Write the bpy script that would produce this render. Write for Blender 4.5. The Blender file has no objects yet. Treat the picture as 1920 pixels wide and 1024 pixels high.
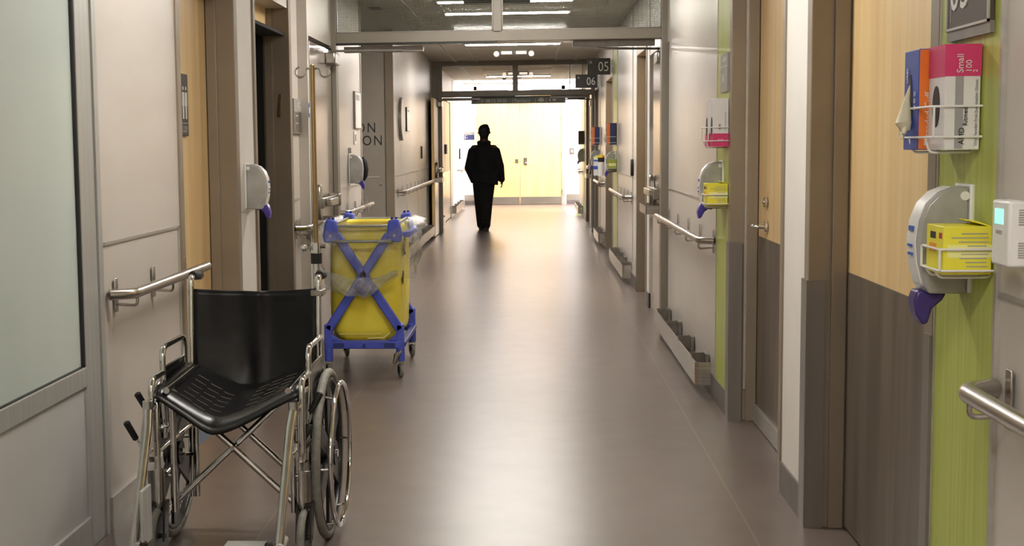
import bpy, bmesh, math, random
from math import pi, sin, cos, radians
from mathutils import Vector, Matrix
random.seed(4)
sc = bpy.context.scene
COL = sc.collection
XR, XL, CEIL = 1.035, -1.6, 2.8

# ------------------------------------------------------------------ materials
def lin(c):
    if isinstance(c, str):
        c = [int(c[i:i+2], 16)/255 for i in (0, 2, 4)]
    return tuple((v/12.92 if v <= .04045 else ((v+.055)/1.055)**2.4) for v in c) + (1,)
def nodes(name):
    m = bpy.data.materials.new(name); m.use_nodes = True
    nt = m.node_tree
    return m, nt, nt.nodes['Principled BSDF'], nt.nodes['Material Output']
def mat(name, col, rough=.5, metal=0, col2=None, scale=(8, 8, 8), bump=0, spec=.5, coat=0, aniso=0, detail=4, lo=.35, hi=.65):
    m, nt, b, out = nodes(name)
    b.inputs['Roughness'].default_value = rough
    b.inputs['Metallic'].default_value = metal
    b.inputs['Specular IOR Level'].default_value = spec
    b.inputs['Coat Weight'].default_value = coat
    tc = nt.nodes.new('ShaderNodeTexCoord'); mp = nt.nodes.new('ShaderNodeMapping')
    mp.inputs['Scale'].default_value = scale
    nz = nt.nodes.new('ShaderNodeTexNoise'); nz.inputs['Scale'].default_value = 1; nz.inputs['Detail'].default_value = detail
    rp = nt.nodes.new('ShaderNodeValToRGB')
    c1 = lin(col); c2 = lin(col2) if col2 else tuple(v*.93 for v in c1[:3]) + (1,)
    rp.color_ramp.elements[0].position = lo; rp.color_ramp.elements[0].color = c2
    rp.color_ramp.elements[1].position = hi; rp.color_ramp.elements[1].color = c1
    L = nt.links
    L.new(tc.outputs['Object'], mp.inputs[0]); L.new(mp.outputs[0], nz.inputs['Vector'])
    L.new(nz.outputs['Fac'], rp.inputs[0]); L.new(rp.outputs[0], b.inputs['Base Color'])
    if bump:
        bp = nt.nodes.new('ShaderNodeBump'); bp.inputs['Strength'].default_value = bump; bp.inputs['Distance'].default_value = .01
        L.new(nz.outputs['Fac'], bp.inputs['Height']); L.new(bp.outputs[0], b.inputs['Normal'])
    if aniso:
        b.inputs['Anisotropic'].default_value = aniso
    return m
def emit(name, col, s):
    m, nt, b, out = nodes(name)
    b.inputs['Base Color'].default_value = (.8, .8, .8, 1)
    b.inputs['Emission Color'].default_value = lin(col) if isinstance(col, str) else tuple(col)+(1,)
    b.inputs['Emission Strength'].default_value = s
    return m
def glass(name, tint, fac=.1, rough=.02, grid=None, gcol='4a4a44', dens=0, crinkle=0):
    m, nt, b, out = nodes(name); nt.nodes.remove(b); L = nt.links
    t = nt.nodes.new('ShaderNodeBsdfTransparent'); t.inputs[0].default_value = tint + (1,)
    g = nt.nodes.new('ShaderNodeBsdfGlossy'); g.inputs['Roughness'].default_value = rough
    lw = nt.nodes.new('ShaderNodeLayerWeight'); lw.inputs[0].default_value = .5
    fr = nt.nodes.new('ShaderNodeMath'); fr.operation = 'POWER'; fr.inputs[1].default_value = 4; L.new(lw.outputs['Facing'], fr.inputs[0])
    if crinkle:
        tc0 = nt.nodes.new('ShaderNodeTexCoord'); nz = nt.nodes.new('ShaderNodeTexNoise'); nz.inputs['Scale'].default_value = 22; nz.inputs['Detail'].default_value = 5
        bp = nt.nodes.new('ShaderNodeBump'); bp.inputs['Strength'].default_value = crinkle; bp.inputs['Distance'].default_value = .03
        L.new(tc0.outputs['Object'], nz.inputs['Vector']); L.new(nz.outputs['Fac'], bp.inputs['Height']); L.new(bp.outputs[0], g.inputs['Normal'])
    ad = nt.nodes.new('ShaderNodeMath'); ad.operation = 'ADD'; ad.use_clamp = True; ad.inputs[1].default_value = fac
    mx = nt.nodes.new('ShaderNodeMixShader')
    L.new(fr.outputs[0], ad.inputs[0]); L.new(ad.outputs[0], mx.inputs[0]); L.new(t.outputs[0], mx.inputs[1]); L.new(g.outputs[0], mx.inputs[2])
    last = mx
    if dens:
        d = nt.nodes.new('ShaderNodeBsdfDiffuse'); d.inputs[0].default_value = lin('c8cbc6')
        m2 = nt.nodes.new('ShaderNodeMixShader'); m2.inputs[0].default_value = dens
        L.new(last.outputs[0], m2.inputs[1]); L.new(d.outputs[0], m2.inputs[2]); last = m2
    if grid:
        tc = nt.nodes.new('ShaderNodeTexCoord'); sx = nt.nodes.new('ShaderNodeSeparateXYZ'); L.new(tc.outputs['Object'], sx.inputs[0])
        res = []
        for ax in ('X', 'Z'):
            a = nt.nodes.new('ShaderNodeMath'); a.operation = 'PINGPONG'; a.inputs[1].default_value = grid/2; L.new(sx.outputs[ax], a.inputs[0])
            c = nt.nodes.new('ShaderNodeMath'); c.operation = 'LESS_THAN'; c.inputs[1].default_value = .0007; L.new(a.outputs[0], c.inputs[0]); res.append(c)
        mxm = nt.nodes.new('ShaderNodeMath'); mxm.operation = 'MAXIMUM'; L.new(res[0].outputs[0], mxm.inputs[0]); L.new(res[1].outputs[0], mxm.inputs[1])
        d = nt.nodes.new('ShaderNodeBsdfDiffuse'); d.inputs[0].default_value = lin(gcol)
        m2 = nt.nodes.new('ShaderNodeMixShader'); L.new(mxm.outputs[0], m2.inputs[0]); L.new(last.outputs[0], m2.inputs[1]); L.new(d.outputs[0], m2.inputs[2]); last = m2
    L.new(last.outputs[0], out.inputs[0])
    return m

M = {}
M['wall'] = mat('wall laminate', 'd0c9c1', .34, 0, 'cac2b9', (1.5, 1.5, 5), spec=.5)
M['wallwhite'] = mat('white wall paint', 'ece8e2', .5, 0, 'e6e1da', (2, 2, 2))
M['white_end'] = mat('bright wall paint', 'f0eef0', .5, 0, 'e8e6e8', (2, 2, 2))
M['greywall'] = mat('grey signage wall', 'a59e93', .5, 0, '9c958a', (2, 2, 2))
M['green'] = mat('green bamboo panel', 'c0c866', .38, 0, 'abb654', (60, 60, 1.2), detail=6)
M['wood'] = mat('maple veneer', 'ecd09c', .36, 0, 'dfbc84', (14, 14, .7), detail=5)
M['woodpale'] = mat('pale maple veneer', 'e8c68a', .4, 0, 'dfba7c', (14, 14, .7), detail=5)
M['brown'] = mat('taupe frame paint', '8f8271', .38, 0, '877a69', (3, 3, 3))
M['guard'] = mat('grey corner guard', '8b847e', .35, .35, '837c75', (20, 20, 1))
M['kick'] = mat('dark kick plate', '8a7f74', .36, .45, '70665c', (9, 9, .8), detail=5)
M['dark'] = mat('dark interior', '1c1917', .8)  # near-black colour paints in the darkness of the unlit room
M['base'] = mat('grey vinyl base', '6d6562', .45, 0, '625b58', (6, 6, 6))
M['trim'] = mat('aluminium trim', 'c9c6bf', .35, .6, 'bdbab3', (3, 3, 20))
M['alu'] = mat('satin aluminium', 'c2c2be', .4, .4, 'b8b8b4', (40, 40, 1.5))
M['alugrey'] = mat('grey infill panel', 'c6c6c3', .5, 0, 'c0c0bd', (3, 3, 3))
M['steel'] = mat('brushed stainless', 'cdc8c1', .27, 1, 'b8b2aa', (2, 2, 120), aniso=.4)
M['leafsteel'] = mat('brushed stainless sheet', 'd8d0c8', .24, .85, 'c6beb6', (150, 150, .8), aniso=.5)
M['chrome'] = mat('chrome', 'e2e2e0', .07, 1, 'd6d6d4', (20, 20, 20))
M['castmetal'] = mat('cast metal', 'a7a39c', .3, 1, '989389', (30, 30, 30))
M['brass'] = mat('worn brass tube', 'a8926c', .25, 1, '97815c', (60, 60, 3))
M['header'] = mat('transom frame paint', '8a8376', .4, .1, '827b6e', (3, 3, 3))
M['ceil'] = mat('ceiling panel', 'dad6ce', .7, 0, 'd4d0c8', (3, 3, 3))
M['tee'] = mat('ceiling tee', 'd8d5ce', .5)
M['black'] = mat('black plastic', '1b1b1c', .4, 0, '151516', (30, 30, 30))
M['rubber'] = mat('black rubber grip', '141414', .6, 0, '1c1c1c', (200, 200, 200), bump=.2)
M['vinyl'] = mat('black vinyl upholstery', '0d0d0e', .3, 0, '0a0a0b', (7, 7, 7), bump=.35, spec=.6)
M['vinylback'] = mat('black vinyl back upholstery', '060607', .36, 0, '040405', (5, 5, 5), bump=.5, spec=.35)
M['tire'] = mat('grey tyre', '8f8d85', .6, 0, '7d7b73', (40, 40, 40))
M['mag'] = mat('black wheel casting', '18181a', .35)
M['sign'] = mat('charcoal sign', '3a3736', .45, 0, '343130', (5, 5, 5))
M['signmid'] = mat('mid grey sign', '868c85', .5, 0, '80867f', (5, 5, 5))
M['signbrown'] = mat('brown door sign', '4c4036', .55, 0, '4e4339', (5, 5, 5))
M['signgrey'] = mat('grey sign plate', 'a29e98', .45, 0, '9a968f', (5, 5, 5))
M['letter'] = mat('white lettering', 'e6e4de', .5)
M['lettergrey'] = mat('pale grey lettering', 'a9a7a2', .5)
M['ink'] = mat('black ink', '262524', .6)
M['white'] = mat('white plastic', 'ecebe8', .35, 0, 'e6e5e2', (9, 9, 9))
M['smoke'] = mat('translucent grey cover', 'b6b5b0', .22, 0, '9d9c97', (9, 9, 9), coat=.3)
M['purple'] = mat('purple plastic', '4a3aa0', .35)
M['purpledark'] = mat('dark purple plastic', '3d2f70', .35)
M['wire'] = mat('white coated wire', 'eeecea', .35)
M['yellowbox'] = mat('yellow carton', 'f2ec4e', .5, 0, 'ece23c', (9, 9, 9))
M['yellowlight'] = mat('pale yellow print', 'f8f5a0', .5)
M['orangeprint'] = mat('orange print', 'f0a23c', .5)
M['redprint'] = mat('red print', 'c03040', .5)
M['blue'] = mat('blue carton', '2f4fb4', .4, 0, '2a469f', (9, 9, 9))
M['navy'] = mat('navy carton', '2a3164', .45)
M['orange'] = mat('orange carton edge', 'f07d28', .45)
M['pink'] = mat('magenta carton print', 'd63a72', .45)
M['carton'] = mat('white carton', 'e9e7e6', .5)
M['cartongrey'] = mat('grey carton print', 'a3a1a2', .5)
M['glove'] = mat('cream glove', 'e4dcc0', .5, 0, 'd6cdae', (20, 20, 20))
M['lime'] = mat('lime carton', 'a3ad42', .5)
M['lcd'] = emit('thermostat screen', '3ce0b0', 1.2)
M['yellowbag'] = mat('yellow vinyl bag', 'fff05a', .38, 0, 'fae444', (5, 5, 5), bump=.25)
M['cartblue'] = mat('blue cart plastic', '5868dc', .4, 0, '4e5ecc', (8, 8, 8))
M['cartdark'] = mat('dark blue cart plastic', '333f86', .4)
M['rodgrey'] = mat('grey coated rod', '9fa29a', .4, .3)
M['film'] = glass('clear plastic film', (.95, .95, .93), .09, .12, dens=.07, crinkle=.9)
M['filmthick'] = glass('gathered plastic film', (.8, .83, .81), .16, .13, dens=.3, crinkle=1)
M['wired'] = glass('wired safety glass', (.72, .73, .7), .03, .05, grid=.0127, gcol='77776e')
M['clear'] = glass('clear safety glass', (.9, .9, .9), .0, .03)
M['jacket'] = mat('black jacket cloth', '15161a', .9, 0, '101114', (40, 40, 40))
M['trouser'] = mat('black trouser cloth', '141413', .9, 0, '0f0f0e', (40, 40, 40))
M['shoe'] = mat('black shoe leather', '131312', .5)
M['skin'] = mat('skin', '4a3228', .6, 0, '432c22', (12, 12, 12))
M['hair'] = mat('black hair', '0e0c0c', .7, 0, '151313', (90, 90, 90), bump=.3)
M['canister'] = mat('white canister', 'f0efec', .4)
M['bandblue'] = mat('blue label band', '3a62b8', .4)
M['lidyellow'] = mat('yellow lid', 'e8c531', .4)
M['lamp'] = emit('ceiling tube', (1, .95, .88), 96)
M['lampmid'] = emit('ceiling tube bright', (1, .95, .9), 105)
M['lampfar'] = emit('far ceiling tube', (1, .95, .92), 55)
M['lampend'] = emit('lobby luminous ceiling', (1, .95, .92), 8)  # glow of the panel added to brighten the corridor end
M['emlamp'] = emit('small lamp', (1, .88, .7), 1.0)
M['sky'] = emit('daylight window', (.95, .97, 1), 7)  # glow of the unseen window added to light the far floor
M['redlamp'] = emit('red lamp', (1, .12, .08), 3)
M['floorgreen'] = mat('pale green vinyl', 'dbe6a8', .3)

def floor_mat():
    m, nt, b, out = nodes('taupe vinyl floor'); L = nt.links
    tc = nt.nodes.new('ShaderNodeTexCoord')
    n1 = nt.nodes.new('ShaderNodeTexNoise'); n1.inputs['Scale'].default_value = 5; n1.inputs['Detail'].default_value = 2
    n2 = nt.nodes.new('ShaderNodeTexNoise'); n2.inputs['Scale'].default_value = .8; n2.inputs['Detail'].default_value = 1
    L.new(tc.outputs['Object'], n1.inputs['Vector']); L.new(tc.outputs['Object'], n2.inputs['Vector'])
    r1 = nt.nodes.new('ShaderNodeValToRGB')
    r1.color_ramp.elements[0].position = .35; r1.color_ramp.elements[0].color = lin('6e625b')
    r1.color_ramp.elements[1].position = .65; r1.color_ramp.elements[1].color = lin('746861')
    L.new(n1.outputs['Fac'], r1.inputs[0])
    # welded sheet seams along the corridor and a few worn scuffs
    sx = nt.nodes.new('ShaderNodeSeparateXYZ'); L.new(tc.outputs['Object'], sx.inputs[0])
    def line(ax, at, w):
        a = nt.nodes.new('ShaderNodeMath'); a.operation = 'SUBTRACT'; a.inputs[1].default_value = at; L.new(sx.outputs[ax], a.inputs[0])
        c = nt.nodes.new('ShaderNodeMath'); c.operation = 'ABSOLUTE'; L.new(a.outputs[0], c.inputs[0])
        d = nt.nodes.new('ShaderNodeMath'); d.operation = 'LESS_THAN'; d.inputs[1].default_value = w; L.new(c.outputs[0], d.inputs[0]); return d
    s1 = line('X', .815, .004); s2 = line('Y', 7.6, .004); s3 = line('X', -1.02, .004)
    ma = nt.nodes.new('ShaderNodeMath'); ma.operation = 'MAXIMUM'; L.new(s1.outputs[0], ma.inputs[0]); L.new(s3.outputs[0], ma.inputs[1])
    m1 = nt.nodes.new('ShaderNodeMixRGB'); m1.inputs[2].default_value = lin('84786f'); L.new(ma.outputs[0], m1.inputs[0]); L.new(r1.outputs[0], m1.inputs[1])
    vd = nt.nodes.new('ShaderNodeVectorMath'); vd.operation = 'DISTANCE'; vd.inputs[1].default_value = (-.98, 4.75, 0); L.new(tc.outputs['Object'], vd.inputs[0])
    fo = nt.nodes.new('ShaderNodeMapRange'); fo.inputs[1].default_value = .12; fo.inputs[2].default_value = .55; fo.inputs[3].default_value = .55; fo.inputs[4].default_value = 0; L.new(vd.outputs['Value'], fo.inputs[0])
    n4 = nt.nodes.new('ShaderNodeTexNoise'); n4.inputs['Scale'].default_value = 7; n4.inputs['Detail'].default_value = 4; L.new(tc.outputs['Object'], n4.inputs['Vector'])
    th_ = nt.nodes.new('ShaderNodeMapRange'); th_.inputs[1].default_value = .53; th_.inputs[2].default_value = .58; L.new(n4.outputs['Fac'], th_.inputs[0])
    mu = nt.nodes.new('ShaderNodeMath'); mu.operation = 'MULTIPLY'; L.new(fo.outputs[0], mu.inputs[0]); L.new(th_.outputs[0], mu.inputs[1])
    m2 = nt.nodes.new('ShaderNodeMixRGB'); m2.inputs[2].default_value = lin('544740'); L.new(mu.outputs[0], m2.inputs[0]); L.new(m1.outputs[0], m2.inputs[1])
    L.new(m2.outputs[0], b.inputs['Base Color'])
    rr = nt.nodes.new('ShaderNodeMapRange'); rr.inputs[3].default_value = .285; rr.inputs[4].default_value = .305
    L.new(n2.outputs['Fac'], rr.inputs[0]); L.new(rr.outputs[0], b.inputs['Roughness'])
    b.inputs['Specular IOR Level'].default_value = .5
    return m
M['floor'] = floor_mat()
def frosted():
    m, nt, b, out = nodes('frosted green glass'); L = nt.links
    tc = nt.nodes.new('ShaderNodeTexCoord'); mp = nt.nodes.new('ShaderNodeMapping'); mp.inputs['Scale'].default_value = (1, 2.2, .7)
    n = nt.nodes.new('ShaderNodeTexNoise'); n.inputs['Scale'].default_value = 1.2; n.inputs['Detail'].default_value = 2
    L.new(tc.outputs['Object'], mp.inputs[0]); L.new(mp.outputs[0], n.inputs['Vector'])
    r = nt.nodes.new('ShaderNodeValToRGB'); r.color_ramp.elements[0].color = lin('d2e1db'); r.color_ramp.elements[1].color = lin('e0ebe6')
    L.new(n.outputs['Fac'], r.inputs[0]); L.new(r.outputs[0], b.inputs['Base Color'])
    b.inputs['Roughness'].default_value = .45; b.inputs['Coat Weight'].default_value = .6; b.inputs['Coat Roughness'].default_value = .05
    b.inputs['Transmission Weight'].default_value = .12
    return m
M['frost'] = frosted()

# ------------------------------------------------------------------ mesh builder
class MB:
    def __init__(s): s.v = []; s.f = []; s.mi = []; s.mats = []
    def _m(s, m):
        if m is None: return 0
        if m not in s.mats: s.mats.append(m)
        return s.mats.index(m)
    def add(s, vs, fs, m=None):
        o = len(s.v); s.v += [tuple(v) for v in vs]; k = s._m(m)
        for f in fs: s.f.append(tuple(i+o for i in f)); s.mi.append(k)
        return s
    def box(s, x0, x1, y0, y1, z0, z1, m=None):
        vs = [(x, y, z) for x in (x0, x1) for y in (y0, y1) for z in (z0, z1)]
        return s.add(vs, [(0, 1, 3, 2), (4, 6, 7, 5), (0, 4, 5, 1), (2, 3, 7, 6), (0, 2, 6, 4), (1, 5, 7, 3)], m)
    def prism(s, poly, axis, a, b, m=None):
        def P(p, t):
            if axis == 'x': return (t, p[0], p[1])
            if axis == 'y': return (p[0], t, p[1])
            return (p[0], p[1], t)
        n = len(poly); vs = [P(p, a) for p in poly] + [P(p, b) for p in poly]
        fs = [tuple(range(n)), tuple(range(2*n-1, n-1, -1))] + [(i, (i+1) % n, n+(i+1) % n, n+i) for i in range(n)]
        return s.add(vs, fs, m)
    def tube(s, pts, r, n=10, closed=False, m=None, caps=True):
        pts = [Vector(p) for p in pts]; N = len(pts); vs = []; prev = None
        rr = r if hasattr(r, '__len__') else [r]*N
        for i, p in enumerate(pts):
            if closed: t = (pts[(i+1) % N]-pts[i-1])
            else: t = pts[min(i+1, N-1)]-pts[max(i-1, 0)]
            t.normalize()
            if prev is None:
                a = Vector((0, 0, 1)) if abs(t.z) < .9 else Vector((1, 0, 0)); u = t.cross(a).normalized()
            else:
                u = prev - t*prev.dot(t)
                if u.length < 1e-6: u = t.orthogonal()
                u.normalize()
            w = t.cross(u); prev = u
            vs += [p+(u*cos(2*pi*k/n)+w*sin(2*pi*k/n))*rr[i] for k in range(n)]
        fs = []
        for i in range(N if closed else N-1):
            j = (i+1) % N
            fs += [(i*n+k, i*n+(k+1) % n, j*n+(k+1) % n, j*n+k) for k in range(n)]
        if not closed and caps: fs += [tuple(range(n-1, -1, -1)), tuple(range((N-1)*n, N*n))]
        return s.add(vs, fs, m)
    def cyl(s, p0, p1, r, n=16, m=None, r2=None):
        return s.tube([p0, p1], [r, r if r2 is None else r2], n, m=m)
    def ring(s, c, axis, R, r, N=40, n=10, m=None, sq=None):
        c = Vector(c); ax = Vector(axis).normalized(); u = ax.orthogonal().normalized(); w = ax.cross(u); vs = []
        for i in range(N):
            a = 2*pi*i/N; d = u*cos(a)+w*sin(a)
            for k in range(n):
                b = 2*pi*k/n; vs.append(c+d*(R+r*cos(b))+ax*((sq or r)*sin(b)))
        fs = [(i*n+k, ((i+1) % N)*n+k, ((i+1) % N)*n+(k+1) % n, i*n+(k+1) % n) for i in range(N) for k in range(n)]
        return s.add(vs, fs, m)
    def grid(s, fn, nu, nv, m=None, thick=0, close_u=False):
        vs = [Vector(fn(i/nu, j/nv)) for i in range(nu+1) for j in range(nv+1)]
        W = nv+1
        fs = [(i*W+j, (i+1)*W+j, (i+1)*W+j+1, i*W+j+1) for i in range(nu) for j in range(nv)]
        return s.add(vs, fs, m)
    def ball(s, c, r, m=None, n=14, k=8):
        c = Vector(c); r = r if hasattr(r, '__len__') else (r, r, r); vs = []
        for j in range(1, k):
            t = pi*j/k
            vs += [c+Vector((r[0]*sin(t)*cos(2*pi*i/n), r[1]*sin(t)*sin(2*pi*i/n), r[2]*cos(t))) for i in range(n)]
        fs = [(j*n+i, j*n+(i+1) % n, (j+1)*n+(i+1) % n, (j+1)*n+i) for j in range(k-2) for i in range(n)]
        a = len(vs); vs += [c+Vector((0, 0, r[2])), c-Vector((0, 0, r[2]))]
        fs += [(a, i, (i+1) % n) for i in range(n)] + [(a+1, (k-2)*n+(i+1) % n, (k-2)*n+i) for i in range(n)]
        return s.add(vs, fs, m)
    def capsule(s, p0, r0, p1, r1, n=14, m=None, sq=1.0):
        p0 = Vector(p0); p1 = Vector(p1); d = (p1-p0); Ln = d.length; d.normalize()
        pts = []; rs = []
        for k in range(1, 6):
            a = pi/2*(1-k/5); pts.append(p0-d*r0*sin(a)); rs.append(max(.001, r0*cos(a)))
        for k in range(1, 4): pts.append(p0.lerp(p1, k/4)); rs.append(r0+(r1-r0)*k/4)
        for k in range(0, 5):
            a = pi/2*k/5; pts.append(p1+d*r1*sin(a)); rs.append(max(.001, r1*cos(a)))
        return s.tube(pts, rs, n, m=m)
    def build(s, name, m=None, parent=None, loc=None, bevel=0, seg=2, smooth=38, solid=0, recalc=True, label=None):
        me = bpy.data.meshes.new(name)
        mats = list(s.mats) if s.mats else []
        if m is not None:
            if s.mats:
                for i, x in enumerate(s.mats): pass
            else: mats = [m]
        me.from_pydata(s.v, [], s.f)
        for x in mats: me.materials.append(M[x] if isinstance(x, str) else x)
        if s.mats: me.polygons.foreach_set('material_index', s.mi)
        if recalc:
            bm = bmesh.new(); bm.from_mesh(me); bmesh.ops.recalc_face_normals(bm, faces=bm.faces[:]); bm.to_mesh(me); bm.free()
        if smooth:
            me.polygons.foreach_set('use_smooth', [True]*len(me.polygons)); me.set_sharp_from_angle(angle=radians(smooth))
        me.update()
        o = bpy.data.objects.new(name, me); COL.objects.link(o)
        if parent: o.parent = parent
        if loc: o.location = loc
        if solid:
            d = o.modifiers.new('thickness', 'SOLIDIFY'); d.thickness = solid; d.offset = 0
        if bevel:
            d = o.modifiers.new('bevel', 'BEVEL'); d.width = bevel; d.segments = seg; d.limit_method = 'ANGLE'; d.angle_limit = radians(40); d.harden_normals = False
        if label: o['label'] = label
        return o

def fillet(pts, r, n=5):
    pts = [Vector(p) for p in pts]; out = [pts[0]]
    for i in range(1, len(pts)-1):
        a, b, c = pts[i-1], pts[i], pts[i+1]
        d1 = (a-b); d2 = (c-b); l = min(r, d1.length*.45, d2.length*.45); d1.normalize(); d2.normalize()
        p, q = b+d1*l, b+d2*l
        for k in range(n+1):
            t = k/n; out.append(p*(1-t)**2+b*2*t*(1-t)+q*t*t)
    out.append(pts[-1]); return out
def tag(o, label=None, cat=None, group=None, kind=None):
    if label: o['label'] = label
    if cat: o['category'] = cat
    if group: o['group'] = group
    if kind: o['kind'] = kind
    return o
def thing(name, label, cat, loc=(0, 0, 0), rz=0, group=None, kind=None):
    o = bpy.data.objects.new(name, None); COL.objects.link(o); o.location = loc; o.rotation_euler = (0, 0, rz); o.empty_display_size = .05
    return tag(o, label, cat, group, kind)
def copy_tree(o, parent=None):
    c = o.copy(); COL.objects.link(c)
    if parent: c.parent = parent
    for ch in list(o.children): copy_tree(ch, c)
    return c
def struct(name, mb, m, label, cat, parent=None, **k):
    o = mb.build(name, m, parent, **k)
    if not parent: tag(o, label, cat, None, 'structure')
    return o
FACE = {'-y': (pi/2, 0, 0), '+y': (pi/2, 0, pi), '+x': (pi/2, 0, pi/2), '-x': (pi/2, 0, -pi/2)}
def text(name, body, size, loc, face, m, parent=None, align='CENTER', roll=0, width=1.0, depth=.0008, space=1.0, label=None):
    cu = bpy.data.curves.new(name, 'FONT'); cu.body = body; cu.size = size; cu.align_x = align; cu.align_y = 'CENTER'
    cu.extrude = depth; cu.space_character = space; cu.resolution_u = 3
    t = bpy.data.objects.new('tmp', cu); COL.objects.link(t)
    dg = bpy.context.evaluated_depsgraph_get(); dg.update()
    me = bpy.data.meshes.new_from_object(t.evaluated_get(dg)); bpy.data.objects.remove(t); bpy.data.curves.remove(cu)
    me.transform(Matrix.Diagonal((width, 1, 1, 1))); me.materials.clear(); me.materials.append(M[m])
    from mathutils import Euler
    R = Euler(FACE[face]).to_matrix().to_4x4() @ Matrix.Rotation(roll, 4, 'Z')
    me.transform(R); me.name = name
    o = bpy.data.objects.new(name, me); COL.objects.link(o); o.location = loc
    if parent: o.parent = parent
    if label: o['label'] = label
    return o

# ------------------------------------------------------------------ the setting
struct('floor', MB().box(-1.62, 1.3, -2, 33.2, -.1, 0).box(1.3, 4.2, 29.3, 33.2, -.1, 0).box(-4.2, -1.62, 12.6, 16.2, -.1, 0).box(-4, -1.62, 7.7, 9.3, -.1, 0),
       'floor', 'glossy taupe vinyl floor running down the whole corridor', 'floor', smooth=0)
tag(MB().box(.76, 1.2, 27.6, 30.6, 0, .003).build('trim_1', 'floorgreen', smooth=0), 'pale green vinyl inlay in the floor near the bright lobby', 'floor inlay', None, 'structure')  # thin pale green sheet laid on the floor
ce = struct('ceiling', MB().box(-1.8, 1.3, -2, 29, CEIL, CEIL+.1).box(-4.2, -1.8, 12.6, 16.2, CEIL, CEIL+.1)
            .box(-1.8, 4.2, 29, 33.2, 3.3, 3.4).box(-1.8, 4.2, 28.95, 29, CEIL, 3.35), 'ceil', 'pale grey ceiling of long metal panels above the corridor', 'ceiling', smooth=0)
mb = MB()
for x in (-1.225, -1.195, -.87, .40, .72, .75):
    mb.box(x-.009, x+.009, -2, 29, CEIL-.012, CEIL+.002)
for y in (2.4, 6.8, 11.3, 15.8, 21.3, 25.0): mb.box(-.86, .39, y-.006, y+.006, CEIL-.005, CEIL+.002, None)
mb.build('ceiling_tee', 'tee', ce, smooth=0)

# right wall: solid lengths between the door openings
T = .22
RS = [(-2, 3.56), (5.155, 5.66), (7.15, 10.42), (12.05, 12.3), (13.42, 17.33), (18.9, 20.95), (22.0, 22.6), (23.85, 24.3), (25.58, 29.5)]
mb = MB()
for a, b in RS: mb.box(XR, XR+T, a, b, 0, CEIL)
for a, b in ((3.56, 5.155), (5.66, 7.15), (12.3, 13.42), (17.33, 18.9), (20.95, 22.0), (24.3, 25.58)): mb.box(XR, XR+T, a, b, 2.34, CEIL)
for a, b in ((10.42, 12.05), (22.6, 23.85)): mb.box(XR, XR+T, a, b, 2.2, CEIL).box(XR+.06, XR+T, a, b, 0, 2.2)
wr = struct('wall_right', mb, 'wall', 'warm grey panelled wall along the right side', 'wall', smooth=0)
mb = MB()
for a, b in ((3.105, 3.555), (7.2, 7.69), (16.45, 17.28), (20.55, 20.92), (26.3, 27.0)): mb.box(XR-.006, XR+.01, a, b, .13, CEIL)
mb.build('accent_panel', 'green', wr, smooth=0, label='green bamboo print panel beside the doors')
MB().box(XR-.004, XR+.01, 5.2, 5.655, .13, CEIL).box(XR-.004, XR+.01, 12.06, 12.29, 0.1, CEIL).build('painted_panel', 'wallwhite', wr, smooth=0)
mb = MB()
for y in (3.1, 3.556, 7.197, 7.692, 16.45, 17.285, 20.55, 20.925, 26.3, 27.0, 14.0): mb.box(XR-.01, XR+.01, y-.008, y+.008, .0, CEIL)
for a, b in ((-2, 3.09), (7.7, 10.4), (13.5, 16.44), (18.95, 20.54), (27.05, 29.5)): mb.box(XR-.007, XR+.005, a, b, 1.102, 1.112)
mb.build('seam_strip', 'trim', wr, smooth=0)
mb = MB()
for a, b in ((-2, 3.56), (5.155, 5.66), (7.15, 10.42), (13.42, 17.33), (18.9, 20.95), (25.58, 29.5), (12.05, 12.3)):
    mb.box(XR-.012, XR+.01, a, b, 0, .13)
struct('baseboard_right', mb, 'base', 'dark grey coved vinyl base along the right wall', 'baseboard', smooth=0)

# left wall
LS = [(-2, 1.9), (4.98, 6.13), (7.36, 7.86), (9.06, 9.42), (10.72, 12.87), (16.0, 21.3), (22.6, 24.1), (27.3, 33.1)]
mb = MB()
for a, b in LS: mb.box(XL-T, XL, a, b, 0, CEIL)
for a, b in ((1.9, 4.98), (6.13, 7.36), (7.86, 9.06), (24.1, 27.3)): mb.box(XL-T, XL, a, b, 2.36, CEIL)
for a, b in ((9.42, 10.72), (21.3, 22.6)): mb.box(XL-T, XL, a, b, 2.215, CEIL).box(XL-T, XL-.004, a, b, 0, 2.215)
mb.box(XL-T, XL, 29, 33.1, CEIL, 3.3)
mb.box(XL-.01, XL+.07, 9.4, 10.53, 2.215, CEIL).box(XL-.01, XL+.07, 9.4, 9.46, 0, 2.215)
wl = struct('wall_left', mb, 'wall', 'warm grey panelled wall along the left side', 'wall', smooth=0)
MB().box(XL-.01, XL+.004, 7.39, 7.82, .1, CEIL).box(XL-.01, XL+.004, 28, 33, .1, 3.3).build('painted_panel', 'wallwhite', wl, smooth=0)
mb = MB()
for a, b in ((5.0, 6.1), (7.4, 7.82), (9.1, 9.35), (10.8, 12.85), (16.02, 21.2)): mb.box(XL-.005, XL+.007, a, b, 1.088, 1.1)
for y in (6.085,): mb.box(XL-.005, XL+.007, y-.006, y+.006, .13, 1.1)
for y in (17.6, 19.3, 20.9): mb.box(XL-.005, XL+.003, y-.004, y+.004, .13, 1.1)
mb.box(XL-.005, XL+.012, 12.86, 12.885, 0, CEIL)
mb.build('seam_strip', 'trim', wl, smooth=0)
mb = MB()
for a, b in ((4.98, 6.13), (7.36, 7.86), (9.06, 9.42), (10.72, 12.87), (16.0, 21.3), (22.6, 24.1), (27.3, 33.0)): mb.box(XL-.01, XL+.012, a, b, 0, .13)
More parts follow.
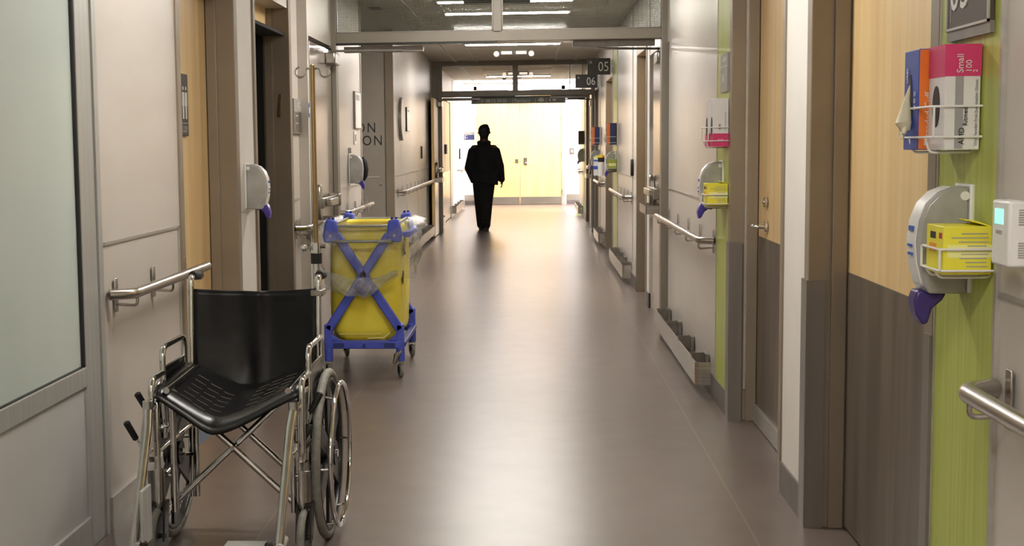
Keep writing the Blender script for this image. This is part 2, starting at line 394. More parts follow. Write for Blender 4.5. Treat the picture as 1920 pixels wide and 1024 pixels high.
struct('baseboard_left', mb, 'trim', 'pale base strip along the left wall', 'baseboard', smooth=0)
MB().box(XL-.09, XL+.004, 15.965, 16.03, 0, CEIL).build('corner_column', 'brown', wl, smooth=0, label='brown metal corner column beside the lettered wall')
wa = struct('wall_alcove', MB().box(-4.2, XL-.05, 15.985, 16.2, 0, CEIL).box(-4.2, XL-.05, 12.6, 12.8, 0, CEIL).box(-4.3, -4.2, 12.6, 16.2, 0, CEIL),
            'greywall', 'grey wall of the side passage with large dark lettering', 'wall', smooth=0)
text('lettering', 'ON', .165, (-1.925, 15.984, 1.655), '-y', 'ink', wa, space=1.25, width=.85)
text('lettering', 'ON', .165, (-1.85, 15.984, 1.505), '-y', 'ink', wa, space=1.25, width=.85)
MB().box(-4.2, XL-.17, 15.978, 15.99, 1.078, 1.088).build('seam_strip', 'tee', wa, smooth=0)
MB().box(-1.77, -1.745, 15.978, 15.99, .985, .992).build('label_slot', 'ink', wa, smooth=0)
wb = struct('wall_back', MB().box(-1.8, 1.3, -2.1, -2, 0, CEIL), 'wall', 'wall closing the corridor behind the viewer', 'wall', smooth=0)  # unseen wall added for light bounce
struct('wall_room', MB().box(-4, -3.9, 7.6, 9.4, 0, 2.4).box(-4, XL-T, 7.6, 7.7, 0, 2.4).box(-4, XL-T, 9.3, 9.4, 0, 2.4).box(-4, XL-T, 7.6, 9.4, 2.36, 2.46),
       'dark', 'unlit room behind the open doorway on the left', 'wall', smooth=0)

# far lobby
we = struct('wall_end', MB().box(-1.9, 4.2, 33.0, 33.2, 0, 3.3), 'white_end', 'bright white wall closing the corridor around the double doors', 'wall', smooth=0)
MB().box(-1.6, -1.35, 32.985, 33, .1, .24).box(.86, 4.1, 32.985, 33, .1, .24).build('bumper_strip', 'steel', we, smooth=0)
MB().box(-1.6, -1.35, 32.98, 33, 0, .1).box(.86, 4.1, 32.98, 33, 0, .1).build('base_strip', 'base', we, smooth=0)
MB().box(-1.6, 4.1, 32.96, 33, 2.9, 2.93).build('soffit_line', 'signgrey', we, smooth=0)
wx = struct('wall_lobby', MB().box(4.2, 4.3, 29.3, 33.2, 0, .9).box(4.2, 4.3, 29.3, 33.2, 2.75, 3.3).box(XR, 4.2, 29.4, 29.5, 0, 3.3).box(4.2, 4.3, 29.3, 29.6, .9, 2.75),
            'white_end', 'white wall of the side lobby around its window', 'wall', smooth=0)
wn = struct('window_3', MB().box(4.24, 4.26, 29.6, 33.0, .9, 2.75), 'sky', 'bright daylight window of the side lobby', 'window', smooth=0)  # out-of-view emitter added to light the far end of the floor
mb = MB()
for y in (29.62, 30.75, 31.9, 32.96): mb.box(4.19, 4.24, y-.03, y+.03, .9, 2.75)
mb.build('window_frame', 'alu', wn, smooth=0)

# door helper for the recessed wood doors with dark lower halves
def wall_door(n, side, y0, y1, label, kick=.967, handle=None, depth=.13, top=2.34, coverfar=0, covernear=0, hinge=None, leaf='wood', rail=2.2, frame_near=.05, frame_far=.05):
    s = -1 if side == 'R' else 1
    X0 = XR if side == 'R' else XL
    def bx(mb, d0, d1, a, b, z0, z1, m=None):   # d = distance into the wall
        xa, xb = X0-s*d0, X0-s*d1
        return mb.box(min(xa, xb), max(xa, xb), a, b, z0, z1, m)
    r = thing('door_%d' % n, label, 'door', kind='structure')
    fr = MB()
    bx(fr, -.012, T, y0-.005, y0+frame_near, 0, top); bx(fr, -.012, T, y1-.03, y1+frame_far, 0, top); bx(fr, -.012, T, y0, y1, top-.06, top+.05)
    bx(fr, depth-.045, depth-.005, y0, y0+frame_near+.02, 0, top); bx(fr, depth-.06, depth-.004, y1-.045, y1-.028, 0, top)
    fr.build('door_frame', 'brown', r, bevel=.004)
    a, b = y0+frame_near+.004, y1-.04
    if leaf:
        lf = MB(); bx(lf, depth, depth+.045, a, b, .012 if kick else .01, top-.065); l = lf.build('door_leaf', leaf, r, bevel=.002)
        if kick:
            k = MB(); bx(k, depth-.003, depth+.02, a+.004, b-.004, .015, kick); k.build('kick_plate', 'kick', r, smooth=0)
    if hinge == 'far':
        h = MB(); bx(h, depth-.07, depth-.004, b+.002, b+.035, .17, top-.1); ho = h.build('hinge_strip', 'trim', r, smooth=0)
        for k in range(9): MB().ball((X0-s*(depth-.04), b+.001, .35+k*.22), (.004, .004, .004), n=8, k=5).build('screw', 'steel', ho)
        g = MB(); bx(g, depth-.02, depth+.03, a, b+.02, .005, .09); g.build('door_sweep', 'trim', r, smooth=0)
    if handle:
        d = X0-s*(depth-.004)
        MB().cyl((d, handle, 1.03), (d+s*.012, handle, 1.03), .027).tube(fillet([(d, handle, 1.03), (d+s*.065, handle, 1.03), (d+s*.065, handle+.11, 1.025)], .025), .012, 10).build('lever_handle', 'chrome', r)
        MB().cyl((d, handle+.01, 1.15), (d+s*.014, handle+.01, 1.15), .026).ball((d+s*.012, handle+.01, 1.15), .011, n=8, k=6).build('lock_cylinder', 'steel', r)
    for q, c in ((y1, coverfar), (y0, covernear)):
        if c:
            k = MB()
            if q == y1: bx(k, -.018, -.01, q-.036, q+.07, 0, c); bx(k, -.018, .05, q-.04, q-.03, 0, c)
            else: bx(k, -.018, -.01, q-.005, q+.055, 0, c)
            k.build('corner_guard', 'guard', r, smooth=0)
    return r
wall_door(2, 'R', 3.56, 5.155, 'wide wood door with dark metal lower half beside the nearest green panel', coverfar=.935, covernear=.95, frame_near=.07)
wall_door(3, 'R', 5.66, 7.15, 'wood door with lever handle and hinge strip, second door on the right', handle=6.84, coverfar=.933, hinge='far')
d4 = wall_door(4, 'R', 12.3, 13.42, 'recessed door beyond the open fire door leaf on the right', leaf='wood')
wall_door(5, 'R', 17.33, 18.9, 'recessed door under the flag sign reading 05')
wall_door(6, 'R', 20.95, 22.0, 'recessed door under the flag sign reading 06')
wall_door(7, 'R', 24.3, 25.58, 'far recessed door just past the second glazed partition')
da = wall_door(8, 'L', 6.13, 7.36, 'maple washroom door in a brown frame on the left', kick=0, depth=.145, coverfar=0)
db = wall_door(9, 'L', 7.86, 9.06, 'open doorway to a dark room on the left, maple panel above', leaf=None, depth=.16, top=2.8)
MB().box(XL-.2, XL-.14, 7.9, 9.03, 2.2, 2.75).build('header_panel', 'wood', db, smooth=0)
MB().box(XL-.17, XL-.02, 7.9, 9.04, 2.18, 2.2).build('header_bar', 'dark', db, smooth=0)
MB().box(XL-T-.005, XL-.165, 9.018, 9.05, 0, 2.2).build('door_edge', 'dark', db, smooth=0)  # near-black cover hides the wall end, painting in the room's darkness
de = thing('door_10', 'pale maple double closet doors on the far left wall', 'door', kind='structure')
MB().box(XL-.08, XL+.01, 24.1, 24.16, 0, 2.36).box(XL-.08, XL+.01, 27.22, 27.3, 0, 2.36).box(XL-.08, XL+.01, 24.1, 27.3, 2.28, 2.36).build('door_frame', 'trim', de, smooth=0)
for a, b, h in ((24.17, 25.66, 25.55), (25.69, 27.21, 25.8)):
    l = MB().box(XL-.05, XL-.005, a, b, .02, 2.27).build('door_leaf', 'woodpale', de, smooth=0)
    MB().box(XL-.01, XL+.001, a, b, .02, .95).build('kick_plate', 'leafsteel', l, smooth=0)
    MB().box(XL-.005, XL+.03, h-.03, h+.03, 1.28, 1.46).build('pull_handle', 'black', l, bevel=.006)

# sliding frosted glass door, near left
dg_ = thing('door_1', 'aluminium framed door with frosted green glass and grey lower panel', 'door', kind='structure')
MB().box(XL-.05, XL, 4.765, 4.925, 0, 2.9-.1).box(XL-.05, XL, 2.0, 2.15, 0, 2.8).box(XL-.05, XL, 2.15, 4.765, .595, .667).box(XL-.05, XL, 2.15, 4.765, 0, .115).box(XL-.05, XL, 2.15, 4.765, 2.6, 2.8).build('door_frame', 'alu', dg_, smooth=0, bevel=.003)
MB().box(XL-.06, XL+.006, 4.932, 4.952, 0, 2.8).box(XL-.06, XL+.004, 4.958, 4.985, 0, 2.8).box(XL-.06, XL-.02, 4.925, 4.96, 0, 2.8).build('frame_post', 'alu', dg_, smooth=0)
MB().box(XL-.045, XL-.004, 4.752, 4.77, .65, 2.62).box(XL-.045, XL-.006, 2.14, 4.77, .66, .672).build('gasket', 'black', dg_, smooth=0)
MB().box(XL-.032, XL-.016, 2.15, 4.762, .665, 2.61).build('glass_pane', 'frost', dg_, smooth=0)
MB().box(XL-.035, XL-.012, 2.15, 4.81, .112, .597).build('lower_panel', 'alugrey', dg_, smooth=0)
MB().box(XL-.012, XL-.008, 4.80, 4.812, .11, .6).box(XL-.012, XL-.008, 2.15, 4.812, .106, .114).box(XL-.012, XL-.008, 2.15, 4.812, .592, .6).build('panel_bead', 'trim', dg_, smooth=0)
struct('wall_ward', MB().box(-3.2, -3.1, -2, 4.97, 0, CEIL).box(-3.1, XL-T, 4.9, 4.97, 0, CEIL), 'wallwhite', 'pale wall of the room behind the frosted door', 'wall', smooth=0)

# end double doors
dd = thing('door_11', 'pale maple double doors with steel kick plates at the corridor end', 'door', kind='structure')
MB().box(-1.35, -1.285, 32.93, 33, 0, 2.83).box(.74, .82, 32.93, 33, 0, 2.83).box(-1.35, .82, 32.93, 33, 2.74, 2.83).build('door_frame', 'trim', dd, smooth=0)
for a, b, h in ((-1.283, -.262, -.32), (-.252, .738, -.13)):
    l = MB().box(a, b, 32.95, 32.995, .01, 2.73).build('door_leaf', 'woodpale', dd, smooth=0)
    MB().box(a+.01, b-.01, 32.945, 32.955, .015, .185).build('kick_plate', 'steel', l, smooth=0)
l1 = MB().box(-.17, -.09, 32.93, 32.95, .95, 1.12).build('lock_plate', 'castmetal', dd, smooth=0)
MB().tube(fillet([(-.13, 32.93, 1.0), (-.13, 32.87, 1.0), (.02, 32.87, 1.0)], .03), .011, 8).build('lever_handle', 'chrome', dd)
MB().box(-.37, -.30, 32.93, 32.95, 1.0, 1.09).build('lock_plate', 'castmetal', dd, smooth=0)
for x in (-1.29, .745):
    for z in (.3, 1.2, 2.05): MB().cyl((x, 32.925, z-.06), (x, 32.925, z+.06), .014, 8).build('hinge', 'castmetal', dd)

# ------------------------------------------------------------------ glazed cross partitions with open double-egress leaves
def transom(n, Y, label, gl, mull, xl=-1.6, xr=1.05):
    r = thing('window_%d' % n, label, 'transom window', kind='structure')
    y0, y1 = Y-.06, Y+.06
    zt = 2.3
    MB().box(xl+.055, xr-.06, y0, y1, 2.235, 2.312).build('transom_bar', 'header', r, bevel=.003)
    MB().box(xl+.055, xr-.06, y0, y1, 2.735, CEIL).build('head_bar', 'header', r, bevel=.003)
    MB().box(mull-.032, mull+.032, y0, y1, 2.3, 2.74).build('mullion', 'header', r, bevel=.003)
    MB().box(xl, xl+.055, y0, y1, 0, CEIL).box(XL-.02, xl, y0, y1, 0, CEIL).build('post', 'header', r, bevel=.003)
    MB().box(xr-.06, xr, y0, y1, 0, CEIL).build('post', 'header', r, bevel=.003)
    for a, b in ((xl+.05, mull-.03), (mull+.03, xr-.055)):
        p = MB().box(a, b, Y-.004, Y+.004, 2.307, 2.74).build('glass_pane', gl, r, smooth=0)
        e = .012; q = MB()
        for (c, d, z0, z1) in ((a, b, 2.312, 2.312+e), (a, b, 2.735-e, 2.735), (a, a+e, 2.3, 2.735), (b-e, b, 2.3, 2.735)): q.box(c, d, Y-.02, Y+.02, z0, z1)
        q.build('glazing_bead', 'guard', r, smooth=0)
    # door tracks under the bar
    MB().box(xl+.03, -.25, y0+.005, y0+.05, 2.222, 2.236).build('door_seal', 'black', r, smooth=0)
    t = MB().box(-1.44, -.83, y1-.03, y1+.03, 2.17, 2.215).build('closer_track', 'guard', r, bevel=.003)
    MB().box(-.832, -.822, y1-.025, y1+.025, 2.175, 2.21).build('track_cap', 'white', t, smooth=0)
    t = MB().box(.33, .95, y1-.0, y1+.06, 2.19, 2.236).build('closer_track', 'guard', r, bevel=.003)
    MB().box(.322, .332, y1+.005, y1+.055, 2.195, 2.23).build('track_cap', 'white', t, smooth=0)
    return r
transom(1, 10.59, 'nearer glazed transom with wired safety glass across the corridor', 'wired', -.25, xl=-1.545)
transom(2, 22.5, 'farther glazed transom across the corridor, clear glass', 'clear', -.246, xl=-1.5)

def fire_leaf(n, side, ya, yb, hinge, label, m='leafsteel', lower=None, proud=.012):
    """leaf lying in its wall pocket; hinge is the y of the hinge end"""
    s = -1 if side == 'R' else 1
    X0 = (XR+.012) if side == 'R' else (XL+proud)
    r = thing('door_%d' % n, label, 'fire door', kind='structure')
    def B(mb, d0, d1, a, b, z0, z1):
        xa, xb = X0+s*d0, X0+s*d1
        return mb.box(min(xa, xb), max(xa, xb), min(a, b), max(a, b), z0, z1)
    lf = B(MB(), -.045, 0, ya, yb, .012, 2.18).build('door_leaf', m, r, bevel=.002)
    if lower: B(MB(), -.002, .003, ya+.01, yb-.01, .02, .95).build('kick_plate', lower, r, smooth=0)
    free = yb if hinge == ya else ya
    dr = 1 if free > hinge else -1
    # closer box at the hinge end
    c = B(MB(), 0, .075, hinge+dr*.03, hinge+dr*.30, 2.06, 2.15).build('door_closer', 'castmetal', r, bevel=.012)
    MB().tube([(X0+s*.05, hinge+dr*.08, 2.15), (X0+s*.05, hinge+dr*.08, 2.172), (X0+s*.55, hinge-dr*.02, 2.175)], .009, 8).build('closer_arm', 'guard', c)
    # exit device: oval end case at the free side, push bar toward the hinge
    yc = free-dr*.14
    ov = MB(); pts = []
    k = MB(); prof = [(yc+.075*cos(t)*(1 if True else 1), 1.045+.135*sin(t)) for t in [2*pi*i/24 for i in range(24)]]
    k.prism(prof, 'x', X0, X0+s*.045); k.build('exit_device_case', 'castmetal', r, bevel=.01)
    y2 = hinge+dr*.16
    B(MB(), .03, .062, yc+dr*.02, y2, 1.01, 1.085).build('push_rail', 'castmetal', r, bevel=.008)
    B(MB(), .062, .10, yc-dr*.1, hinge+dr*.42, 1.02, 1.075).build('push_bar', 'steel', r, bevel=.006)
    B(MB(), 0, .085, y2-dr*.01, y2+dr*.06, 1.0, 1.095).build('end_cap', 'castmetal', r, bevel=.01)
    # guard bar below the push bar
    g = MB(); zz = .90
    B(g, .105, .115, free-dr*.02, free-dr*.62, zz-.035, zz+.035)
    B(g, .0, .11, free-dr*.02, free-dr*.032, zz-.035, zz+.035); B(g, .0, .11, free-dr*.61, free-dr*.62, zz-.035, zz+.035)
    g.build('guard_bar', 'steel', r, smooth=0)
    return r
fire_leaf(12, 'R', 10.68, 11.88, 10.68, 'brushed steel fire door leaf folded open against the right wall')
fire_leaf(13, 'L', 9.47, 10.5, 10.5, 'brushed steel fire door leaf folded open against the left wall', proud=.075)
fire_leaf(14, 'L', 21.35, 22.4, 22.4, 'pale maple fire door leaf folded open far along the left wall', 'woodpale', 'leafsteel', proud=.1)
fire_leaf(15, 'R', 22.65, 23.8, 22.65, 'pale maple fire door leaf folded open far along the right wall', 'woodpale', 'leafsteel')
MB().box(XL-.04, XL+.075, 10.505, 10.53, 0, 2.2).build('hinge_gap', 'black', bpy.data.objects['window_1'], smooth=0)  # black slab painted in as the shade of the hinge gap
MB().box(XL-.04, XL+.1, 22.405, 22.44, 0, 2.2).build('hinge_gap', 'black', bpy.data.objects['window_2'], smooth=0)  # same black stand-in for gap shade at the farther leaf

# ------------------------------------------------------------------ lights
def ceiling_light(y, m, label, w=1.25, power=0):
    t = thing('ceiling_light', label, 'ceiling light', (-.235, y, CEIL), group='linear ceiling lights')
    MB().box(-w/2-.012, w/2+.012, -.075, .075, -.02, .02).build('housing', 'tee', t, smooth=0)
    MB().box(-w/2, w/2, -.055, .055, -.028, -.018).build('diffuser', m, t, smooth=0)
    return t
ceiling_light(-1.2, 'lamp', 'ceiling light strip behind the viewer')
ceiling_light(1.0, 'lamp', 'ceiling light strip above the viewer')
ceiling_light(5.4, 'lamp', 'ceiling light strip above the wheelchair')
ceiling_light(9.3, 'lamp', 'ceiling light strip just before the nearer transom')
ceiling_light(12.95, 'lamp', 'ceiling light strip partly hidden by the dark hanging sign')
ceiling_light(14.1, 'lamp', 'ceiling light strip seen through the wired transom glass')
ceiling_light(18.48, 'lampmid', 'ceiling light strip seen just under the nearer transom')
ceiling_light(27.15, 'lampfar', 'farthest ceiling light strip, seen through the second transom')
def emergency_light(y, label):
    t = thing('emergency_light', label, 'emergency light', (-.235, y, CEIL), group='emergency light units')
    MB().box(-.2, .2, -.05, .05, -.07, 0).build('housing', 'signgrey', t, bevel=.008)
    for a, b in ((-.18, -.03), (.03, .18)): MB().box(a, b, -.054, -.045, -.062, -.02).build('lens', 'emlamp', t, smooth=0)
    for x in (-.25, .25): 
        h = MB().cyl((x, .03, -.04), (x, -.04, -.055), .03, r2=.045).build('lamp_head', 'white', t)
        MB().cyl((x, -.041, -.055), (x, -.045, -.056), .036).build('bulb', 'emlamp', h)
    return t
emergency_light(19.9, 'small twin-head emergency light on the ceiling before the second transom')
emergency_light(25.75, 'small twin-head emergency light behind the second transom glass')
t = thing('ceiling_panel_light', 'large luminous ceiling panel over the far lobby', 'ceiling light', (.6, 31, 3.3))  # hidden emitter added to flood the corridor end with light
MB().box(-2.1, 3.3, -1.7, 1.7, -.03, .01).build('frame', 'tee', t, smooth=0)
MB().box(-2.05, 3.25, -1.65, 1.65, -.04, -.025).build('diffuser', 'lampend', t, smooth=0)
def det(x, y, m, label, r=.05, cat='smoke detector'):
    t = thing('smoke_detector', label, cat, (x, y, CEIL))
    MB().cyl((0, 0, -.02), (0, 0, 0), r).build('base', 'white', t); MB().ball((0, 0, -.02), (r*.75, r*.75, .03)).build('dome', m, t)
det(-.53, 28.0, 'black', 'small dark ceiling camera dome left of the far mullion', .06, 'camera dome')
det(-.22, 27.6, 'signgrey', 'grey ceiling smoke detector right of the far mullion', .07)
t = thing('ceiling_light', 'white box light fixture above the far double doors', 'ceiling light', (-.26, 32.9, 2.84))
MB().box(-.27, .27, -.12, .0, -.3, .02).build('housing', 'white', t, bevel=.01)
t = thing('ceiling_vent', 'small dark slotted ceiling vent seen through the wired glass', 'vent', (-1.52, 13.55, CEIL))
MB().box(-.06, .06, -.12, .12, -.006, .002).build('frame', 'guard', t, smooth=0)
q = MB()
for k in range(6): q.box(-.05+k*.018, -.04+k*.018, -.1, .1, -.009, -.004)
q.build('slat', 'black', t, smooth=0)

# ------------------------------------------------------------------ handrails and bumpers
def sgn(side): return -1 if side == 'R' else 1
def wx0(side): return XR-.007 if side == 'R' else XL+.007
def handrail(side, y0, y1, label, ret0=True, ret1=True, n=4, z=.9, r=.021, off=.085):
    s = sgn(side); X0 = wx0(side)
    t = thing('handrail', label, 'handrail', (X0, (y0+y1)/2, z), group='handrails along the walls')
    h = (y1-y0)/2; pts = []
    if ret0: pts += [(s*.004, -h, 0), (s*off, -h, 0) if False else (s*off*.9, -h+.01, 0)]
    else: pts += [(s*off, -h, 0)]
    if ret1: pts += [(s*off, h-.01, 0), (s*.004, h, 0)]
    else: pts += [(s*off, h, 0)]
    if ret0: pts[1] = (s*off, -h+.05, 0)
    if ret1: pts[-2] = (s*off, h-.05, 0)
    MB().tube(fillet(pts, .06), r, 14).build('rail', 'steel', t)
    for k in range(n):
        y = -h+.09+(2*h-.18)*k/max(1, n-1)
        b = MB().box(0, s*.006, y-.018, y+.018, -.075, .055).build('wall_plate', 'steel', t, bevel=.002)
        MB().tube(fillet([(s*.006, y, -.045), (s*off, y, -.05), (s*off, y, -.01)], .025), .0065, 8).build('bracket_arm', 'steel', t)
    return t
handrail('L', 5.02, 6.25, 'steel handrail on the left wall behind the wheelchair', True, False, 3)
handrail('L', 9.1, 9.42, 'short steel handrail beside the intravenous pole', True, False, 2)
handrail('L', 11.2, 12.95, 'steel handrail under the left wall dispenser beyond the fire door', True, False, 4)
handrail('L', 16.25, 21.25, 'long steel handrail on the left wall beneath the round mirror', True, False, 9)
handrail('L', 29.9, 32.9, 'handrail on the far left white wall near the end doors', True, True, 3)
handrail('R', .4, 3.08, 'thick steel handrail at the right edge of the picture below the thermostat', True, True, 4)
handrail('R', 7.7, 10.38, 'steel handrail on the right grey panel between green panel and fire door', True, False, 5)
handrail('R', 13.98, 16.4, 'steel handrail on the right wall before the 05 sign', True, False, 5)
handrail('R', 18.98, 20.5, 'steel handrail under the white canisters on the right', True, False, 4)
handrail('R', 27.1, 29.3, 'handrail on the far right wall by the pale floor inlay', True, True, 3)

def bumper(side, y0, y1, label, n=5, z=.135, h=.13, off=.1):
    s = sgn(side); X0 = wx0(side)
    t = thing('bumper_rail', label, 'bumper rail', (X0, (y0+y1)/2, z), group='steel bumper rails near the floor')
    L = (y1-y0)/2
    path = fillet([(s*.004, -L+.0), (s*off, -L+.03), (s*off, L-.03), (s*.004, L)], .03, 4) if False else [(s*.012, -L), (s*off*.8, -L), (s*off, -L+.02), (s*off, L-.02), (s*off*.8, L), (s*.012, L)]
    mb = MB(); n2 = len(path)
    th = .008
    outer = [(p[0], p[1]) for p in path]; inner = [(s*.012, -L+th), (s*(off*.8-.004), -L+th), (s*(off-th), -L+.024), (s*(off-th), L-.024), (s*(off*.8-.004), L-th), (s*.012, L-th)]
    mb.prism(outer+inner[::-1], 'z', -h/2, h/2)
    mb.build('bar', 'steel', t, smooth=25)
    for k in range(n):
        y = -L+.25+(2*L-.4)*k/max(1, n-1)
        b = MB().box(0, s*(off-th), y-.03, y+.03, h*.1, h*.85) if False else MB().box(0, s*.02, y-.07, y+.07, -.02, .085).box(.0, s*(off-th), y-.003, y+.003, -.02, .085)
        b.build('bracket', 'castmetal', t, smooth=0)
    return t
bumper('R', 7.78, 10.36, 'low steel bumper rail on the right wall below the long handrail', 4)
bumper('R', 14.0, 16.4, 'low steel bumper rail on the right before the 05 sign', 4)
bumper('R', 19.0, 20.5, 'low steel bumper rail on the right under the canisters', 4)
bumper('R', 27.1, 29.3, 'farthest low steel bumper rail on the right wall', 3)
bumper('L', 16.1, 21.2, 'long low steel bumper rail beyond the yellow cart', 6)
bumper('L', 27.4, 30.8, 'low steel bumper rail on the far left wall past the closet doors', 4)
bumper('L', 22.7, 24.0, 'short low steel bumper rail just past the second transom on the left', 2)

# ------------------------------------------------------------------ dispensers, racks and boxes
def dispenser(side, y, z, label, near='+y', cover='smoke', lever='purple'):
    s = sgn(side); X0 = wx0(side)-s*.003
    t = thing('sanitizer_dispenser', label, 'soap dispenser', (X0, y, z), group='wall sanitizer dispensers')
    MB().box(0, s*.012, -.06, .06, -.12, .135).build('back_plate', 'white', t, bevel=.004)
    prof = [(.012, .13), (.05, .128), (.08, .115), (.105, .088), (.12, .05), (.126, .0), (.122, -.05), (.11, -.1), (.098, -.122), (.012, -.122)]
    MB().prism([(s*a, b) for a, b in prof], 'y', -.053, .053).build('cover', cover, t, bevel=.006, smooth=50)
    band = [(.05, .1295), (.082, .1165), (.108, .089), (.1235, .05), (.1295, .0), (.1255, -.05), (.113, -.1)]
    bb = [(s*a, b) for a, b in band]; inn = [(s*(a-.003), b) for a, b in band]
    q = MB().prism(bb+inn[::-1], 'y', -.036, .036).build('label_band', 'white', t, smooth=60)
    ps = [(.127, .03, .012), (.129, -.01, .006), (.128, -.03, .006)]
    mb = MB()
    for a, b, h in ps: mb.box(s*(a-.004), s*(a+.0035), -.016, .016, b-h/2, b+h/2)
    mb.build('printed_marks', 'bandblue', q, smooth=0)
    for yy in (-.052, .052):
        MB().cyl((s*.022, yy-.004, .108), (s*.022, yy+.004, .108), .011, 12).build('rivet', 'white', t)
    lv = [(.07, -.105), (.1, -.085), (.122, -.098), (.137, -.14), (.13, -.178), (.116, -.172), (.1, -.14), (.08, -.126), (.055, -.128)] if lever == 'purple' else [(.05, -.122), (.1, -.118), (.118, -.115), (.126, -.14), (.12, -.175), (.104, -.20), (.092, -.195), (.083, -.16), (.06, -.14)]
    MB().prism([(s*a, b) for a, b in lv], 'y', -.03, .03).build('push_lever', lever, t, bevel=.006, smooth=50)
    return t
dispenser('R', 3.325, 1.21, 'sanitizer dispenser beside the nearest yellow mask box on the right', lever='purpledark')
dispenser('R', 7.47, 1.215, 'sanitizer dispenser above the second yellow mask box on the right')
dispenser('R', 16.72, 1.22, 'sanitizer dispenser above the lime box under sign 05')
dispenser('R', 20.85, 1.22, 'sanitizer dispenser behind the blue banded wipes canister')
dispenser('R', 26.6, 1.22, 'farthest sanitizer dispenser on the right, by the bright end wall')
dispenser('L', 7.6, 1.225, 'sanitizer dispenser on the white strip between the two left doorways')
d3 = dispenser('L', 11.99, 1.245, 'sanitizer dispenser with a dangling cord on the left wall past the fire door')
MB().tube([(.12, .02, .11), (.14, .02, .06), (.148, .02, 0), (.142, .02, -.06), (.125, .02, -.1)], [.012, .018, .02, .018, .01], 8).build('dark_hose', 'black', d3)
MB().tube(fillet([(.115, .0, -.12), (.12, .03, -.2), (.13, .06, -.3), (.16, .1, -.42), (.14, .14, -.3), (.12, .1, -.2)], .05), .004, 6).build('cord', 'signgrey', d3)
MB().box(0, .02, -.02, .02, .14, .19).build('switch_box', 'castmetal', d3, smooth=0)

def wire_rack(side, y, z, w, d, h, label, group=None, cat='glove box holder', name='wire_rack'):
    s = sgn(side); X0 = wx0(side)-s*.006
    t = thing(name, label, cat, (X0, y, z), group=group)
    r = .0028
    a = d+.008
    for k, zz in enumerate((.03, .1) if h > .06 else (.012, h)):
        MB().tube(fillet([(s*.002, -w/2, zz), (s*a, -w/2, zz), (s*a, w/2, zz), (s*.002, w/2, zz)], .01), r, 8).build('loop_wire', 'wire', t)
    lo, hi = (.03, .1) if h > .06 else (.012, h)
    q = MB()
    for yy in (-w/2, w/2):
        q.tube([(s*a, yy, lo-.0), (s*a, yy, hi+.0)], r, 8)
    q.build('corner_wire', 'wire', t)
    for yy in (-w/4, w/4): MB().tube(fillet([(s*.002, yy, hi), (s*.002, yy, -.006), (s*(a-.01), yy, -.006), (s*a, yy, lo)], .012), r, 8).build('floor_wire', 'wire', t)
    return t
